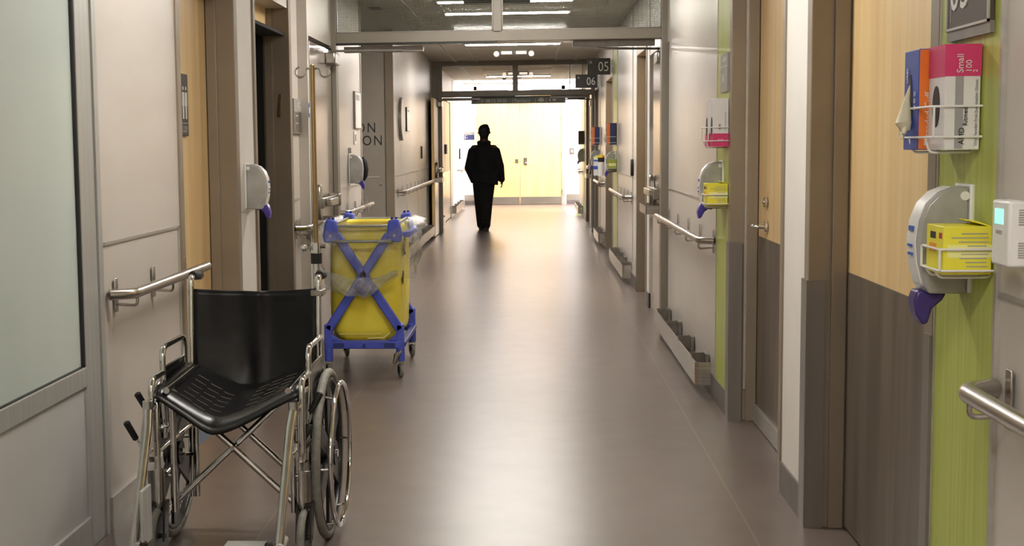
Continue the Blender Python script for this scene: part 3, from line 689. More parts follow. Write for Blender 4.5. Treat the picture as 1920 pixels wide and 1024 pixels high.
def glove_box(side, y, z, w, d, h, kind, label, upside=False, group='upright glove boxes in wire racks'):
    s = sgn(side); X0 = wx0(side)-s*.001; f = 1 if side == 'R' else -1     # f: side face the viewer sees is -y
    t = thing('glove_box', label, 'glove box', (X0, y, z), group=group)
    vs = '-y'; fx = '-x' if side == 'R' else '+x'
    if kind == 'pink':
        m0 = 'carton'
        MB().box(s*.004, s*d, -w/2, w/2, 0, h).build('carton', m0, t, bevel=.002)
        e = .0009
        if not upside: z0, z1 = h*.7, h
        else: z0, z1 = 0, h*.27
        MB().box(s*(.004-e), s*(d+e), -w/2-e, w/2+e, z0, z1+e).build('magenta_end', 'pink', t, smooth=0)
        zc0, zc1 = (0.003, h*.7) if not upside else (h*.27, h-.003)
        if not upside: MB().box(s*d*.5, s*d*.72, -w/2-e, -w/2, zc0, zc1).build('grey_band', 'cartongrey', t, smooth=0)
        oval = [(w*.22*cos(a), h*.42+h*.2*sin(a)) for a in [2*pi*i/20 for i in range(20)]]
        MB().prism(oval, 'x', s*(d-.001), s*(d+.0015)).build('opening', 'ink', t, smooth=0)
        if not upside:
            R = pi/2; yv = -w/2-.0015
            text('printed_text', 'Small', .021, (s*d*.6, yv, h*.79), vs, 'letter', t, align='LEFT', roll=R).location.z = h*.73
            text('printed_text', '100', .019, (s*d*.37, yv, h*.735), vs, 'letter', t, align='LEFT', roll=R)
            text('printed_text', '2', .014, (s*d*.2, yv, h*.735), vs, 'letter', t, align='LEFT', roll=R)
            text('printed_text', 'AMD', .018, (s*d*.53, yv, h*.05), vs, 'ink', t, align='LEFT', roll=R)
            text('printed_text', 'Ritmed', .0145, (s*d*.44, yv, h*.23), vs, 'ink', t, align='LEFT', roll=R)
            text('printed_text', 'Vinyl Powder-Free Examination Gloves', .0095, (s*d*.16, yv, h*.04), vs, 'cartongrey', t, align='LEFT', roll=R)
        else:
            yv = -w/2-.0015
            text('printed_text', 'Small', .013, (s*d*.55, yv, h*.14), vs, 'letter', t, roll=pi/2*0)
            text('printed_text', 'AMD', .014, (s*d*.6, yv, h*.35), vs, 'ink', t, align='LEFT', roll=pi/2)
            text('printed_text', 'Vinyl Powder-Free Gloves', .009, (s*d*.25, yv, h*.33), vs, 'cartongrey', t, align='LEFT', roll=pi/2)
    else:
        side_m = 'orange' if kind == 'blue' else 'navy'
        MB().box(s*.004, s*d, -w/2, w/2, 0, h).build('carton', 'blue' if kind == 'blue' else 'navy', t, bevel=.002)
        e = .0009
        if kind == 'blue':
            MB().box(s*d*.1, s*(d-.002), -w/2-e, -w/2, .002, h-.002).build('orange_side', 'orange', t, smooth=0)
            text('printed_text', 'Extended Cuff', .022, (s*d*.78, -w/2-.0016, h*.04), vs, 'letter', t, align='LEFT', roll=pi/2)
        else:
            MB().box(s*d*.68, s*(d+e), -w/2-e, -w/2+.004, .002, h-.002).build('orange_side', 'orange', t, smooth=0)
        slit = [(w*.1*cos(a)+w*.08*sin(a), h*.52+h*.24*sin(a)) for a in [2*pi*i/20 for i in range(20)]]
        MB().prism(slit, 'x', s*(d-.001), s*(d+.0015)).build('opening', 'ink', t, smooth=0)
        g = MB().tube([(s*(d-.002), .008, h*.66), (s*(d+.006), .012, h*.5), (s*(d+.012), .004, h*.36), (s*(d+.018), -.006, h*.27), (s*(d+.012), -.002, h*.2)], [.003, .009, .016, .02, .012], 10)
        for k, (dy, dz) in enumerate(((-.018, -.1), (.0, -.15), (.016, -.12))): g.tube([(s*(d+.014), dy*.5, h*.26), (s*(d+.02), dy, h*.26+h*dz)], [.009, .005], 8)
        g.build('glove_cuff', 'glove', t)
        if kind == 'blue':
            text('printed_text', 'LARGE', .012, (s*(d+.0016), w*.25, h*.75), fx, 'letter', t, roll=pi/2)
            q = MB()
            for k in range(3): q.ring((s*(d+.0016), -w*.28, h*(.42+.07*k)), (1, 0, 0), .0055, .0009, 14, 6)
            q.build('printed_symbol', 'letter', t)
    return t
def carton(side, y, z, w, d, h, label, m='yellowbox', open_=False, detail=2):
    s = sgn(side); X0 = wx0(side)-s*.001
    t = thing('mask_box', label, 'mask box', (X0, y, z), group='cartons in wire holders below the dispensers')
    MB().box(s*.006, s*d, -w/2, w/2, 0, h).build('carton', m, t, bevel=.002)
    e = .0012
    if detail:
        yv = -w/2-e
        q = MB(); random.seed(9)
        for k in range(9):
            zz = h*(.85-.085*k); a0 = .12+.05*random.random(); a1 = .5+.4*random.random()
            q.box(s*d*a0, s*d*a1, yv, -w/2+.001, zz-.0012, zz+.0012)
        q.build('printed_lines', 'lettergrey', t, smooth=0)
        MB().box(s*d*.06, s*d*.92, yv+.0004, -w/2+.001, h*.35, h*.62).build('pale_band', 'yellowlight', t, smooth=0)
        MB().box(s*(d-.001), s*(d+.001), -w*.1, w*.3, h*.45, h*.62).build('orange_band', 'orangeprint', t, smooth=0)
        MB().box(s*(d-.001), s*(d+.001), -w*.05, w*.25, h*.72, h*.86).build('dark_logo', 'ink', t, smooth=0)
        MB().box(s*(d-.001), s*(d+.001), -w*.42, -w*.26, h*.74, h*.86).build('red_mark', 'redprint', t, smooth=0)
        fl = MB().prism([(s*d*.05, h), (s*d*.35, h+.012), (s*d*.4, h+.010), (s*d*.1, h-.001)], 'y', -w*.45, w*.45); fl.build('torn_flap', m, t, smooth=0)
    else:
        MB().box(s*d*.1, s*d*.9, -w/2-e, -w/2+.001, h*.3, h*.6).build('printed_lines', 'yellowlight', t, smooth=0)
    return t
# nearest pair on the right
wire_rack('R', 3.36, 1.425, .27, .105, .1, 'white wire rack holding the blue and pink glove boxes, nearest on the right')
glove_box('R', 3.292, 1.425, .125, .084, .24, 'pink', 'white and magenta small glove box in the nearest rack on the right')
glove_box('R', 3.425, 1.425, .125, .106, .24, 'blue', 'blue and orange glove box with a glove hanging out, nearest rack')
wire_rack('R', 3.182, 1.145, .142, .118, .06, 'white wire holder under the nearest yellow mask box', name='wire_holder', cat='box holder')
carton('R', 3.182, 1.148, .13, .112, .108, 'yellow mask box beside the thermostat, nearest on the right')
# second station
wire_rack('R', 7.36, 1.425, .27, .105, .1, 'white wire rack with two white glove boxes below the grey 04 sign')
glove_box('R', 7.292, 1.425, .125, .082, .25, 'pink', 'white glove box with magenta bottom, nearer of two in the rack below sign 04', True)
glove_box('R', 7.425, 1.425, .125, .09, .25, 'pink', 'white glove box with magenta bottom, behind its twin in the rack below sign 04', True)
wire_rack('R', 7.3, 1.115, .17, .118, .06, 'white wire holder under the second yellow mask box', name='wire_holder', cat='box holder')
carton('R', 7.3, 1.118, .16, .112, .115, 'yellow mask box below the white glove boxes, second on the right')
# stations at 05, 06 and beyond
wire_rack('R', 16.67, 1.425, .15, .12, .1, 'white wire rack around the navy glove box under sign 05')
glove_box('R', 16.67, 1.43, .13, .115, .26, 'navy', 'navy and orange glove box on the wall under sign 05')
wire_rack('R', 16.575, 1.137, .14, .118, .06, 'white wire holder under the lime box beneath sign 05', name='wire_holder', cat='box holder')
carton('R', 16.575, 1.14, .13, .11, .115, 'lime box under the dispenser beneath sign 05', 'lime', detail=0)
wire_rack('R', 20.62, 1.425, .15, .12, .1, 'white wire rack around the farther blue glove box under sign 06')
glove_box('R', 20.62, 1.43, .13, .115, .26, 'navy', 'bright blue and orange glove box farther along, under sign 06')
t = thing('glove_box', 'brown glove box farthest on the right, near the bright end', 'glove box', (XR-.008, 26.62, 1.43))
MB().box(-.11, 0, -.08, .08, 0, .26).build('carton', 'signbrown', t, bevel=.003); MB().prism([(.03*cos(a), .13+.05*sin(a)) for a in [2*pi*i/16 for i in range(16)]], 'x', -.1115, -.109).build('opening', 'ink', t, smooth=0)
def canister(y, x, z, h, r, bands, lid, label):
    t = thing('wipes_canister', label, 'wipes canister', (x, y, z), group='wipes canisters on the right wall')
    MB().cyl((0, 0, 0), (0, 0, h), r, 24).build('body', 'canister', t, bevel=.004)
    for a, b, m in bands: MB().cyl((0, 0, a), (0, 0, b), r+.0012, 24).build('label_band', m, t)
    MB().cyl((0, 0, h), (0, 0, h+.03), r*1.02, 24).cyl((0, 0, h+.03), (0, 0, h+.045), r*.55, 16).build('lid', lid, t, bevel=.003)
    MB().tube([(.0, -r-.003, .03), (-r-.003, 0, .03), (0, r+.003, .03)], .003, 6).box(-r*.9, (XR-.007-x), -r*.9, r*.9, -.006, 0).build('wall_bracket', 'wire', t, smooth=0)
    return t
canister(20.1, .965, .985, .24, .052, ((.085, .135, 'bandblue'), (.2, .225, 'bandblue')), 'yellowlight', 'white wipes canister with blue bands above the right handrail')
canister(19.15, .975, 1.0, .25, .045, ((.19, .25, 'black'),), 'lidyellow', 'white wipes canister with black band and yellow lid')

# thermostat
t = thing('thermostat', 'white wall thermostat with a glowing green screen', 'thermostat', (XR-.007, 2.935, 1.192))
MB().box(-.012, 0, -.055, .055, -.003, .125).build('back_box', 'white', t, bevel=.004)
MB().box(-.05, -.01, -.052, .052, -.008, .13).build('case', 'white', t, bevel=.006)
MB().box(-.0515, -.049, -.02, .03, .08, .112).build('screen', 'lcd', t, smooth=0)
q = MB()
for k in range(7): q.box(-.03, -.012, -.0532, -.051, .012+.005*k, .0145+.005*k).box(-.03, -.012, -.0532, -.051, .08+.005*k, .0825+.005*k)
q.build('vent_slots', 'signgrey', t, smooth=0)
q = MB()
for k in range(3): q.box(-.0515, -.049, -.015+.013*k, -.007+.013*k, .06, .067)
q.build('buttons', 'lettergrey', t, smooth=0)

# ------------------------------------------------------------------ signs
def plate_sign(side, y, z, w, h, label, m, parts=(), cat='door sign', frame=None, d=.012):
    s = sgn(side); X0 = wx0(side)
    t = thing('wall_sign', label, cat, (X0, y, z))
    MB().box(0, s*d, -w/2, w/2, -h/2, h/2).build('plate', m, t, bevel=.0015)
    if frame:
        q = MB(); e = .006
        q.box(s*(d-.001), s*(d+.004), -w/2, w/2, -h/2, -h/2+e).box(s*(d-.001), s*(d+.004), -w/2, -w/2+e, -h/2, h/2).box(s*(d-.001), s*(d+.004), w/2-e, w/2, -h/2, h/2).box(s*(d-.001), s*(d+.004), -w/2, w/2, h/2-e, h/2)
        q.build('frame', frame, t, smooth=0)
    fx = '-x' if side == 'R' else '+x'
    for body, sz, yy, zz, mm in parts: text('lettering', body, sz, (s*(d+.001), yy, zz), fx, mm, t)
    return t
t = plate_sign('R', 3.31, 1.87, .31, .32, 'brown door sign reading 03 on the nearest green panel', 'signbrown', (('03', .15, .06, -.068, 'letter'),), frame='trim')
MB().box(-.0135, -.012, .124, .127, -.14, .15).build('rule', 'lettergrey', t, smooth=0)
MB().box(-.011, .0, -.158, .158, -.185, -.158).build('lower_channel', 'guard', t, smooth=0)
t = plate_sign('R', 7.36, 1.81, .26, .2, 'grey door sign reading 04 above the white glove boxes', 'signgrey', (('04', .09, .03, -.035, 'letter'), ('n.XCC001', .035, 0, .065, 'letter')))
MB().box(-.0135, -.012, -.125, .125, .03, .034).build('rule', 'letter', t, smooth=0)
t = plate_sign('L', 9.27, 1.655, .28, .235, 'grey plate sign on the left wall beside the dark doorway', 'signgrey', (('ACC', .05, .03, .075, 'letter'),))
MB().box(.012, .014, -.125, .13, -.11, .03).build('lower_plate', 'castmetal', t, smooth=0)
MB().box(.013, .015, -.1, -.01, -.0, .006).box(.013, .015, -.1, 0, -.05, -.044).build('printed_lines', 'letter', t, smooth=0)
t = plate_sign('L', 9.43, 1.70, .05, .1, 'tiny blue sticker beside the left fire door', 'bandblue', (), 'sticker', d=.002)
t.location.x = XL+.071
MB().box(.002, .003, -.02, .02, -.02, .02).build('white_mark', 'letter', t, smooth=0)
# washroom sign on the maple door
t = thing('washroom_sign', 'dark washroom sign with white figures on the left maple door', 'washroom sign', (XL-.145, 6.77, 1.66))
MB().box(0, .012, -.12, .1, -.15, .16).build('plate', 'sign', t, bevel=.002)
for y in (.0, .055):
    q = MB().cyl((.0115, y, .088), (.0135, y, .088), .010, 14).prism([(y-.018, .068), (y+.018, .068), (y+.02, .0), (y+.012, 0), (y+.01, -.065), (y-.01, -.065), (y-.012, 0), (y-.02, 0)], 'x', .012, .0135)
    q.build('pictogram', 'letter', t, smooth=0)
MB().box(.0118, .0132, -.12, .1, -.088, -.084).build('rule', 'lettergrey', t, smooth=0)
text('lettering', '5.2239', .045, (.013, .02, -.118), '+x', 'lettergrey', t, width=.8)
# flag signs 05, 06
def flag(x0, x1, y, z0, z1, body, label):
    t = thing('flag_sign', label, 'flag sign', (x1, y, z0), group='numbered flag signs on the right')
    w, h = x1-x0, z1-z0
    MB().box(-w, 0, -.01, .01, 0, h).build('panel', 'sign', t, bevel=.002)
    MB().box(-.002, .045, -.02, .02, .02, h-.02).build('wall_bracket', 'trim', t, smooth=0)
    text('lettering', body, h*.82, (-w*.3, -.0115, h*.46), '-y', 'letter', t, width=.82)
    text('lettering', 'n', h*.32, (-w*.86, -.0115, h*.77), '-y', 'letter', t)
    return t
flag(.715, 1.0, 17.4, 2.305, 2.51, '05', 'dark flag sign reading 05 sticking out from the right wall')
flag(.672, 1.0, 20.7, 2.275, 2.475, '06', 'dark flag sign reading 06 sticking out from the right wall')
# hanging signs
def hanging(x0, x1, y, z0, z1, label, m='sign', hang=True):
    t = thing('hanging_sign', label, 'hanging sign', ((x0+x1)/2, y, z0)); w = (x1-x0)/2
    MB().box(-w, w, -.02, .02, 0, z1-z0).build('panel', m, t, bevel=.002)
    for x in ((-w*.7, w*.7) if hang else ()): MB().cyl((x, 0, z1-z0), (x, 0, CEIL-z0), .006, 8).build('hanger', 'trim', t)
    return t
t = hanging(-.968, .570, 22.62, 2.115, 2.235, 'long grey hanging sign reading Psychiatry across the corridor', 'signmid', False)
w = 1.505
for b, x, sz, wd in (('08-13, 29-50', -.36, .075, .82), ('Psychiatry', .065, .075, .78)): text('lettering', b, sz*1.08, (x, -.022, .045), '-y', 'letter', t, width=wd)
q = MB()
for x in (-.588, -.095, .28, .458): q.box(x-.003, x+.003, -.0225, -.02, .01, .085)
q.build('rule', 'letter', t, smooth=0)
MB().prism([(-.685, .03), (-.675, .022), (-.645, .06), (-.655, .065)], 'y', -.0225, -.02).build('arrow', 'letter', t, smooth=0)
MB().box(.325, .42, -.0225, -.02, .03, .06).box(.34, .405, -.0225, -.02, .064, .085).box(.362, .382, -.0225, -.02, .015, .03).box(.505, .527, -.0225, -.02, .03, .07).box(.56, .615, -.0225, -.02, .032, .068).build('pictogram', 'letter', t, smooth=0)
t = hanging(-.61, .005, 12.72, 2.735, 2.795, 'dark hanging sign seen from below through the wired glass', 'sign')
MB().box(-.305, .305, -.022, .022, -.006, .004).build('edge_strip', 'tee', t, smooth=0)
t = hanging(.62, .92, 23.3, 2.2, 2.36, 'navy hanging sign behind the right end of the second transom', 'navy')
# end wall things
t = thing('wall_sign', 'small grey and blue sign on the far white wall beside the double doors', 'door sign', (-1.46, 33, 1.655))
MB().box(-.14, .14, -.012, 0, -.09, .1).build('plate', 'signgrey', t, smooth=0); MB().box(-.135, .135, -.015, -.012, -.085, .03).build('lower_plate', 'navy', t, smooth=0)
MB().box(-.115, -.105, -.017, -.015, -.07, .015).box(-.105, -.06, -.017, -.015, .005, .012).box(-.105, -.05, -.017, -.015, -.045, -.038).build('printed_lines', 'letter', t, smooth=0)
t = thing('switch_plate', 'grey wall plate on the white wall right of the double doors', 'switch plate', (.98, 33, 1.27)); MB().box(-.055, .055, -.01, 0, -.08, .08).build('plate', 'castmetal', t, bevel=.003); MB().box(-.02, .02, -.015, -.009, -.03, .03).build('button', 'signgrey', t, smooth=0)
t = thing('card_reader', 'black oval card reader on the right wall before the recessed door', 'card reader', (XR, 13.95, 1.2)); MB().prism([(.05*cos(a), .085*sin(a)) for a in [2*pi*i/20 for i in range(20)]], 'x', -.03, 0).build('case', 'black', t, bevel=.006); MB().box(-.032, -.029, -.015, .015, -.03, .03).build('button', 'signgrey', t, smooth=0)
t = thing('card_reader', 'thin black door plate on the left wall beyond the round mirror', 'card reader', (XL, 20.0, 1.345)); MB().box(0, .02, -.03, .03, -.09, .09).build('case', 'black', t, bevel=.004); MB().box(.019, .022, -.012, .012, -.03, .03).build('button', 'guard', t, smooth=0)
t = thing('card_reader', 'black reader on the far white wall just left of the man', 'card reader', (XL+.01, 30.5, 1.25)); MB().box(0, .03, -.05, .05, -.12, .12).build('case', 'black', t, bevel=.006); MB().box(.029, .032, -.02, .02, -.03, .03).build('button', 'guard', t, smooth=0)
# left wall notices
t = thing('notice_board', 'slim framed notice on the left wall past the fire door', 'notice', (XL, 12.55, 1.775)); MB().box(0, .02, -.2, .2, -.17, .17).build('frame', 'signgrey', t, bevel=.003); MB().box(.019, .022, -.19, .19, -.16, .16).build('sheet', 'white', t, smooth=0)
MB().box(.021, .0235, -.15, .1, .09, .14).build('header_print', 'lettergrey', t, smooth=0)
t = thing('light_switch', 'white switch plate below the framed notice on the left wall', 'light switch', (XL, 12.42, 1.525)); MB().box(0, .008, -.07, .07, -.06, .06).build('plate', 'white', t, bevel=.002); MB().box(.008, .014, -.02, .02, -.03, .03).build('rocker', 'lettergrey', t, smooth=0)
t = thing('round_mirror', 'round grey disc mounted on the left wall beside a framed notice', 'wall disc', (XL, 16.85, 1.775)); MB().cyl((0, 0, 0), (.035, 0, 0), .265, 40).build('rim', 'castmetal', t, bevel=.004); MB().cyl((.034, 0, 0), (.038, 0, 0), .25, 40).build('face', 'white', t)
q = MB()
for k in range(3): q.box(.037, .039, -.1, .1, -.05-.05*k, -.045-.05*k)
q.build('printed_lines', 'letter', t, smooth=0)
t = thing('notice_board', 'framed white notice just beyond the round disc on the left wall', 'notice', (XL, 17.75, 1.78)); MB().box(0, .02, -.2, .2, -.15, .16).build('frame', 'black', t, smooth=0); MB().box(.019, .022, -.19, .19, -.145, .155).build('sheet', 'white', t, smooth=0); MB().box(.021, .0235, -.12, .12, .1, .13).build('header_print', 'lettergrey', t, smooth=0)
# yellowed strips
for side, loc, label, tilt in (('L', (XL-.06, 9.053, 1.72), 'small yellowed plastic strip stuck on the brown left doorway jamb', .1), ('R', (XR+.0, 10.8, 1.685), 'small yellowed strip on the right steel fire door', 0)):
    t = thing('yellow_strip', label, 'plastic strip', loc)
    if side == 'L': o = MB().box(-.012, .012, -.018, -.008, -.075, .075).build('strip', 'brass', t, bevel=.003); o.rotation_euler = (0, tilt, 0); t.location.y = 9.038
    else: MB().box(-.026, -.014, -.09, .09, -.075, .075).build('strip', 'brass', t, bevel=.003)
    MB().ball((0 if side == 'L' else -.027, -.019 if side == 'L' else 0, .06), (.004, .004, .004), n=8, k=5).build('rivet', 'castmetal', t)
t = thing('ceiling_lamp', 'small red glowing lamp on the ceiling near the 05 sign', 'indicator lamp', (.965, 18.3, CEIL)); MB().cyl((0, 0, -.03), (0, 0, 0), .05).build('base', 'white', t); MB().ball((0, 0, -.035), .03).build('bulb', 'redlamp', t)

# ------------------------------------------------------------------ wheelchair (faces the viewer)
wc = thing('wheelchair', 'empty black vinyl and chrome wheelchair parked by the left wall', 'wheelchair', (-1.047, 4.95, 0))
def seat_fn(u, v):
    a = (u-.5)*2; a0 = -.12-.1*v
    x = a*.25; y = .085-.48*v
    b = (a-a0)/(1-a0) if a > a0 else (a0-a)/(1+a0)
    k = (math.sqrt(b*b+.018)-.134)/(math.sqrt(1.018)-.134)
    z = .635-.008*v-(1-k)*(.085+.045*v)+.004*sin(9*u+6*v)
    if v > .9: z -= (v-.9)*.30; y += (v-.9)*.12
    return (x, y, z)
st = MB().grid(seat_fn, 28, 18).build('seat', 'vinyl', wc, solid=.014, smooth=60)
q = MB()
for k in range(6):
    for j in range(3):
        u0 = .13+.1*j; u1 = u0+.08; v = .22+.115*k+.03*j
        p = [seat_fn(u0+(u1-u0)*i/4, v) for i in range(5)]
        q.tube([(a, b, c+.008) for a, b, c in p], .0008, 5)
        p = [seat_fn(1-u0-(u1-u0)*i/4, v) for i in range(5)]
        q.tube([(a, b, c+.008) for a, b, c in p], .0008, 5)
q.build('stitching', 'guard', st)
def back_fn(u, v):
    a = (u-.5)*2
    x = a*.236; z = .53+.385*v-.012*(1-a*a)*(v**3)-.01*(1-abs(a))*0
    y = .115+.03*v+.035*(1-a*a)*(.6+.4*sin(3.0*v))+.006*sin(7*u*pi)*v*(1-abs(a))-.014*math.exp(-((u-.53+.02*v)/.025)**2)*(.35+.65*v)+.012*math.exp(-((u-.43)/.06)**2-((v-.22)/.2)**2)
    return (x, y, z)
bk = MB().grid(back_fn, 26, 18)  .build('backrest', 'vinylback', wc, solid=.012, smooth=60)
q = MB()
for sx in (-.03, .035):
    q.tube([(sx*(1-.1*i)+.0, back_fn(.5+sx, i/10)[1]-.008, .55+.035*i) for i in range(6)], [.004+.004*sin(i) for i in range(6)], 6)
for sx in (-1, 1):
    side = MB(); x = sx*.252; r = .0115
    side.tube(fillet([(x*.97, .14, .935), (x*.97, .112, .55), (x, .10, .12)], .05), r, 12)                       # back post
    side.tube(fillet([(x, .10, .60), (x, -.36, .60), (x, -.37, .2), (x, -.30, .165), (x, .10, .165)], .06), r, 12)   # seat rail, front post, lower rail
    side.tube([(x, .10, .40), (x, -.365, .40)], r*.9, 10)
    side.tube([(sx*.213, -.30, .17), (sx*.213, -.30, .62)], r, 12); side.tube([(sx*.213, .03, .14), (sx*.213, .03, .62)], r, 12)
    side.tube([(sx*.213, .07, .625), (sx*.213, -.37, .615)], .0115, 12)
    for yy, zz in ((-.30, .30), (-.30, .47), (.03, .3), (.03, .45)): side.tube([(sx*.21, yy, zz), (x, yy, zz)], .008, 8)
    side.tube(fillet([(x, -.28, .3), (x*1.0, -.18, .3), (x, -.12, .165)], .06), r*.9, 10)
    side.build('side_frame', 'chrome', wc)
    g = MB().tube(fillet([(x*.97, .138, .925), (x*.97, .142, .955), (x*.97, .17, .963), (x*.97, .20, .962)], .02), .0118, 12).build('push_handle', 'chrome', wc)
    MB().tube([(x*.97, .165, .963), (x*.97, .18, .963), (x*.97, .25, .957), (x*.97, .268, .956)], [.016, .0185, .0175, .014], 14).build('grip', 'rubber', g, label='black rubber grip')
    ax = sx*.262
    a = MB().tube(fillet([(ax, .075, .43), (ax, .075, .745), (ax, -.23, .745), (ax, -.23, .42)], .045), .0112, 12)
    a.tube(fillet([(ax, -.228, .655), (ax, -.385, .655), (ax, -.385, .40)], .045), .0112, 12); a.tube([(ax, .07, .668), (ax, -.225, .668)], .007, 8)
    arm = a.build('armrest', 'chrome', wc)
    gd = MB().box(ax-.0035, ax+.0035, -.215, .065, .46, .662).build('skirt_guard', 'vinyl' if sx < 0 else 'castmetal', arm, bevel=.003, label='black panel' if sx < 0 else 'grey metal panel with black stencilled letters')
    if sx > 0: text('lettering', 'ICV', .115, (ax-.0045, -.075, .555), '-x', 'ink', arm); text('lettering', 'ICV', .115, (ax+.0045, -.075, .555), '+x', 'ink', arm)
    # rear wheel
    w = MB().ring((sx*.292, 0, .315), (1, 0, 0), .298, .017, 64, 12, sq=.016).build('rear_wheel', 'tire', wc, label='grey rubber tyre with chrome hand rim')
    m_ = MB().ring((sx*.292, 0, .315), (1, 0, 0), .275, .010, 56, 8, sq=.014).cyl((sx*.262, 0, .315), (sx*.322, 0, .315), .045, 24)
    for k in range(6):
        an = pi/6+k*pi/3; c, s_ = cos(an), sin(an); xx = sx*.292
        pts = [(c*.03-s_*.035, s_*.03+c*.035), (c*.27-s_*.045, s_*.27+c*.045), (c*.27+s_*.045, s_*.27-c*.045), (c*.03+s_*.035, s_*.03-c*.035)]
        m_.prism([(p[0], .315+p[1]) for p in pts], 'x', xx-.006, xx+.006)
    m_.build('wheel_casting', 'mag', w, smooth=40)
    MB().cyl((sx*.255, 0, .315), (sx*.328, 0, .315), .016, 14).build('hub', 'chrome', w)
    h = MB().ring((sx*.338, 0, .315), (1, 0, 0), .262, .0095, 64, 10)
    for k in range(6):
        an = k*pi/3; h.cyl((sx*.296, .272*cos(an), .315+.272*sin(an)), (sx*.338, .262*cos(an), .315+.262*sin(an)), .0045, 8)
    h.build('hand_rim', 'chrome', w)
    # caster
    cx_, cy_ = sx*.258, -.335
    cs = MB().cyl((cx_, cy_, .215), (cx_, cy_, .33), .021, 18).build('caster_housing', 'castmetal', wc, bevel=.003)
    MB().tube([(cx_, cy_, .21), (cx_, -.365, .20)], .008, 8).build('housing_arm', 'chrome', cs)
    tl = -.03; tw = sx*.0
    fk = MB()
    for e in (-.024, .024): fk.prism([(cy_-.03, .205), (cy_+.03, .205), (cy_+tl+.022, .085), (cy_+tl-.022, .085)], 'x', cx_+e-.004, cx_+e+.004)
    fk.box(cx_-.028, cx_+.028, cy_-.032, cy_+.032, .203, .215); fk.build('caster_fork', 'mag', cs, smooth=0)
    wv = MB().ring((cx_, cy_+tl, .1), (1, 0, 0), .086, .014, 40, 10).build('caster_wheel', 'tire', cs)
    MB().cyl((cx_-.012, cy_+tl, .1), (cx_+.012, cy_+tl, .1), .076, 32).cyl((cx_-.03, cy_+tl, .1), (cx_+.03, cy_+tl, .1), .008, 10).build('caster_hub', 'mag', wv)
    # swing-away footrest
    fx = sx*.262 if sx < 0 else .242
    f = MB().tube(fillet([(fx, -.375, .56), (fx, -.43, .565), (fx*.97, -.47, .50), (fx*.95, -.70, .14)], .02), .016, 14)
    f.tube([(fx, -.375, .41), (fx*.99, -.50, .42)], .008, 8); f.cyl((fx, -.43, .548), (fx, -.43, .59), .018, 14); f.cyl((fx, -.39, .39), (fx, -.39, .44), .017, 12)
    fo = f.build('footrest', 'chrome', wc)
    MB().ball((fx*.94-sx*.03, -.69, .165), (.015, .015, .015)).build('knob', 'rubber', fo, label='black knob')
    if sx > 0: MB().box(.045, .19, -.76, -.615, .148, .16).cyl((.232, -.70, .16), (.232, -.60, .16), .016, 14).build('footplate', 'alu', fo, bevel=.003, label='lowered footplate')
    else: MB().box(-.222, -.21, -.70, -.60, .16, .345).cyl((-.232, -.70, .16), (-.232, -.60, .16), .016, 14).build('footplate', 'alu', fo, bevel=.003, label='footplate folded up')
    # brake and release levers
    if sx < 0: gr = [((-.345, -.27, .585), (-.318, -.25, .525), (-.27, -.22, .46)), ((-.36, -.36, .50), (-.335, -.34, .44), (-.27, -.38, .36))]
    else: gr = [((.305, -.25, .585), (.275, -.27, .525), (.262, -.24, .46)), ((.275, -.30, .48), (.25, -.33, .425), (.262, -.37, .36))]
    for nm, (p0, p1, p2) in zip(('brake_lever', 'release_lever'), gr):
        b = MB().tube([p1, p2], .005, 8).box(min(p2[0], p2[0]+.0)-.015, p2[0]+.015, p2[1]-.02, p2[1]+.02, p2[2]-.02, p2[2]+.01).build(nm, 'chrome', wc)
        d = (Vector(p1)-Vector(p0)).normalized()
        MB().tube([Vector(p0)-d*.004, p0, p1, Vector(p1)+d*.006], [.007, .0125, .0115, .007], 12).build('grip', 'rubber', b, label='black lever grip')
for yy in (-.28, -.03):
    for sx in (-1, 1):
        o = .013*sx
        MB().tube([(-sx*.213, yy+o, .20), (sx*.213, yy+o, .60)], .0115, 12).build('cross_brace', 'chrome', wc)
MB().cyl((0, -.31, .40), (0, .0, .40), .008, 10).build('pivot_bolt', 'chrome', wc)
MB().tube([(.23, .195, .16), (.23, .195, 1.06)], .0135, 14).build('pole_tube', 'chrome', wc)
ivp = MB().tube([(.23, .195, 1.03), (.228, .195, 1.75)], .0095, 14).ball((.228, .195, 1.75), .0095).build('drip_pole', 'brass', wc, label='slim tarnished intravenous pole clamped behind the backrest')
hk = MB()
for sx in (-1, 1):
    pts = [(0, 0, 0), (sx*.018, 0, 0), (sx*.025, 0, -.003)]
    for k in range(16):
        an = pi+k*1.45*pi/15
        pts.append((sx*(.047+.0195*cos(an)), 0, -.013+.0195*sin(an)))
    hk.tube([(.228+a, .195, 1.742+c) for a, b, c in pts], .0036, 8)
hk.build('bag_hook', 'chrome', ivp)
cl = MB().cyl((.23, .195, 1.045), (.23, .195, 1.085), .019, 16).build('pole_collar', 'chrome', ivp)
MB().cyl((.23, .195, 1.005), (.23, .195, 1.045), .0215, 16).build('clamp_band', 'rubber', ivp)
MB().cyl((.23, .195, 1.07), (.188, .185, 1.065), .006, 8).ball((.185, .185, 1.065), .014).cyl((.25, .195, 1.07), (.265, .195, 1.07), .008, 8).build('clamp_knob', 'chrome', ivp)
MB().box(.215, .262, .125, .215, .885, .91).build('pole_clamp', 'castmetal', wc, bevel=.004)
MB().box(.215, .262, .09, .215, .45, .475).build('pole_clamp', 'castmetal', wc, bevel=.004)

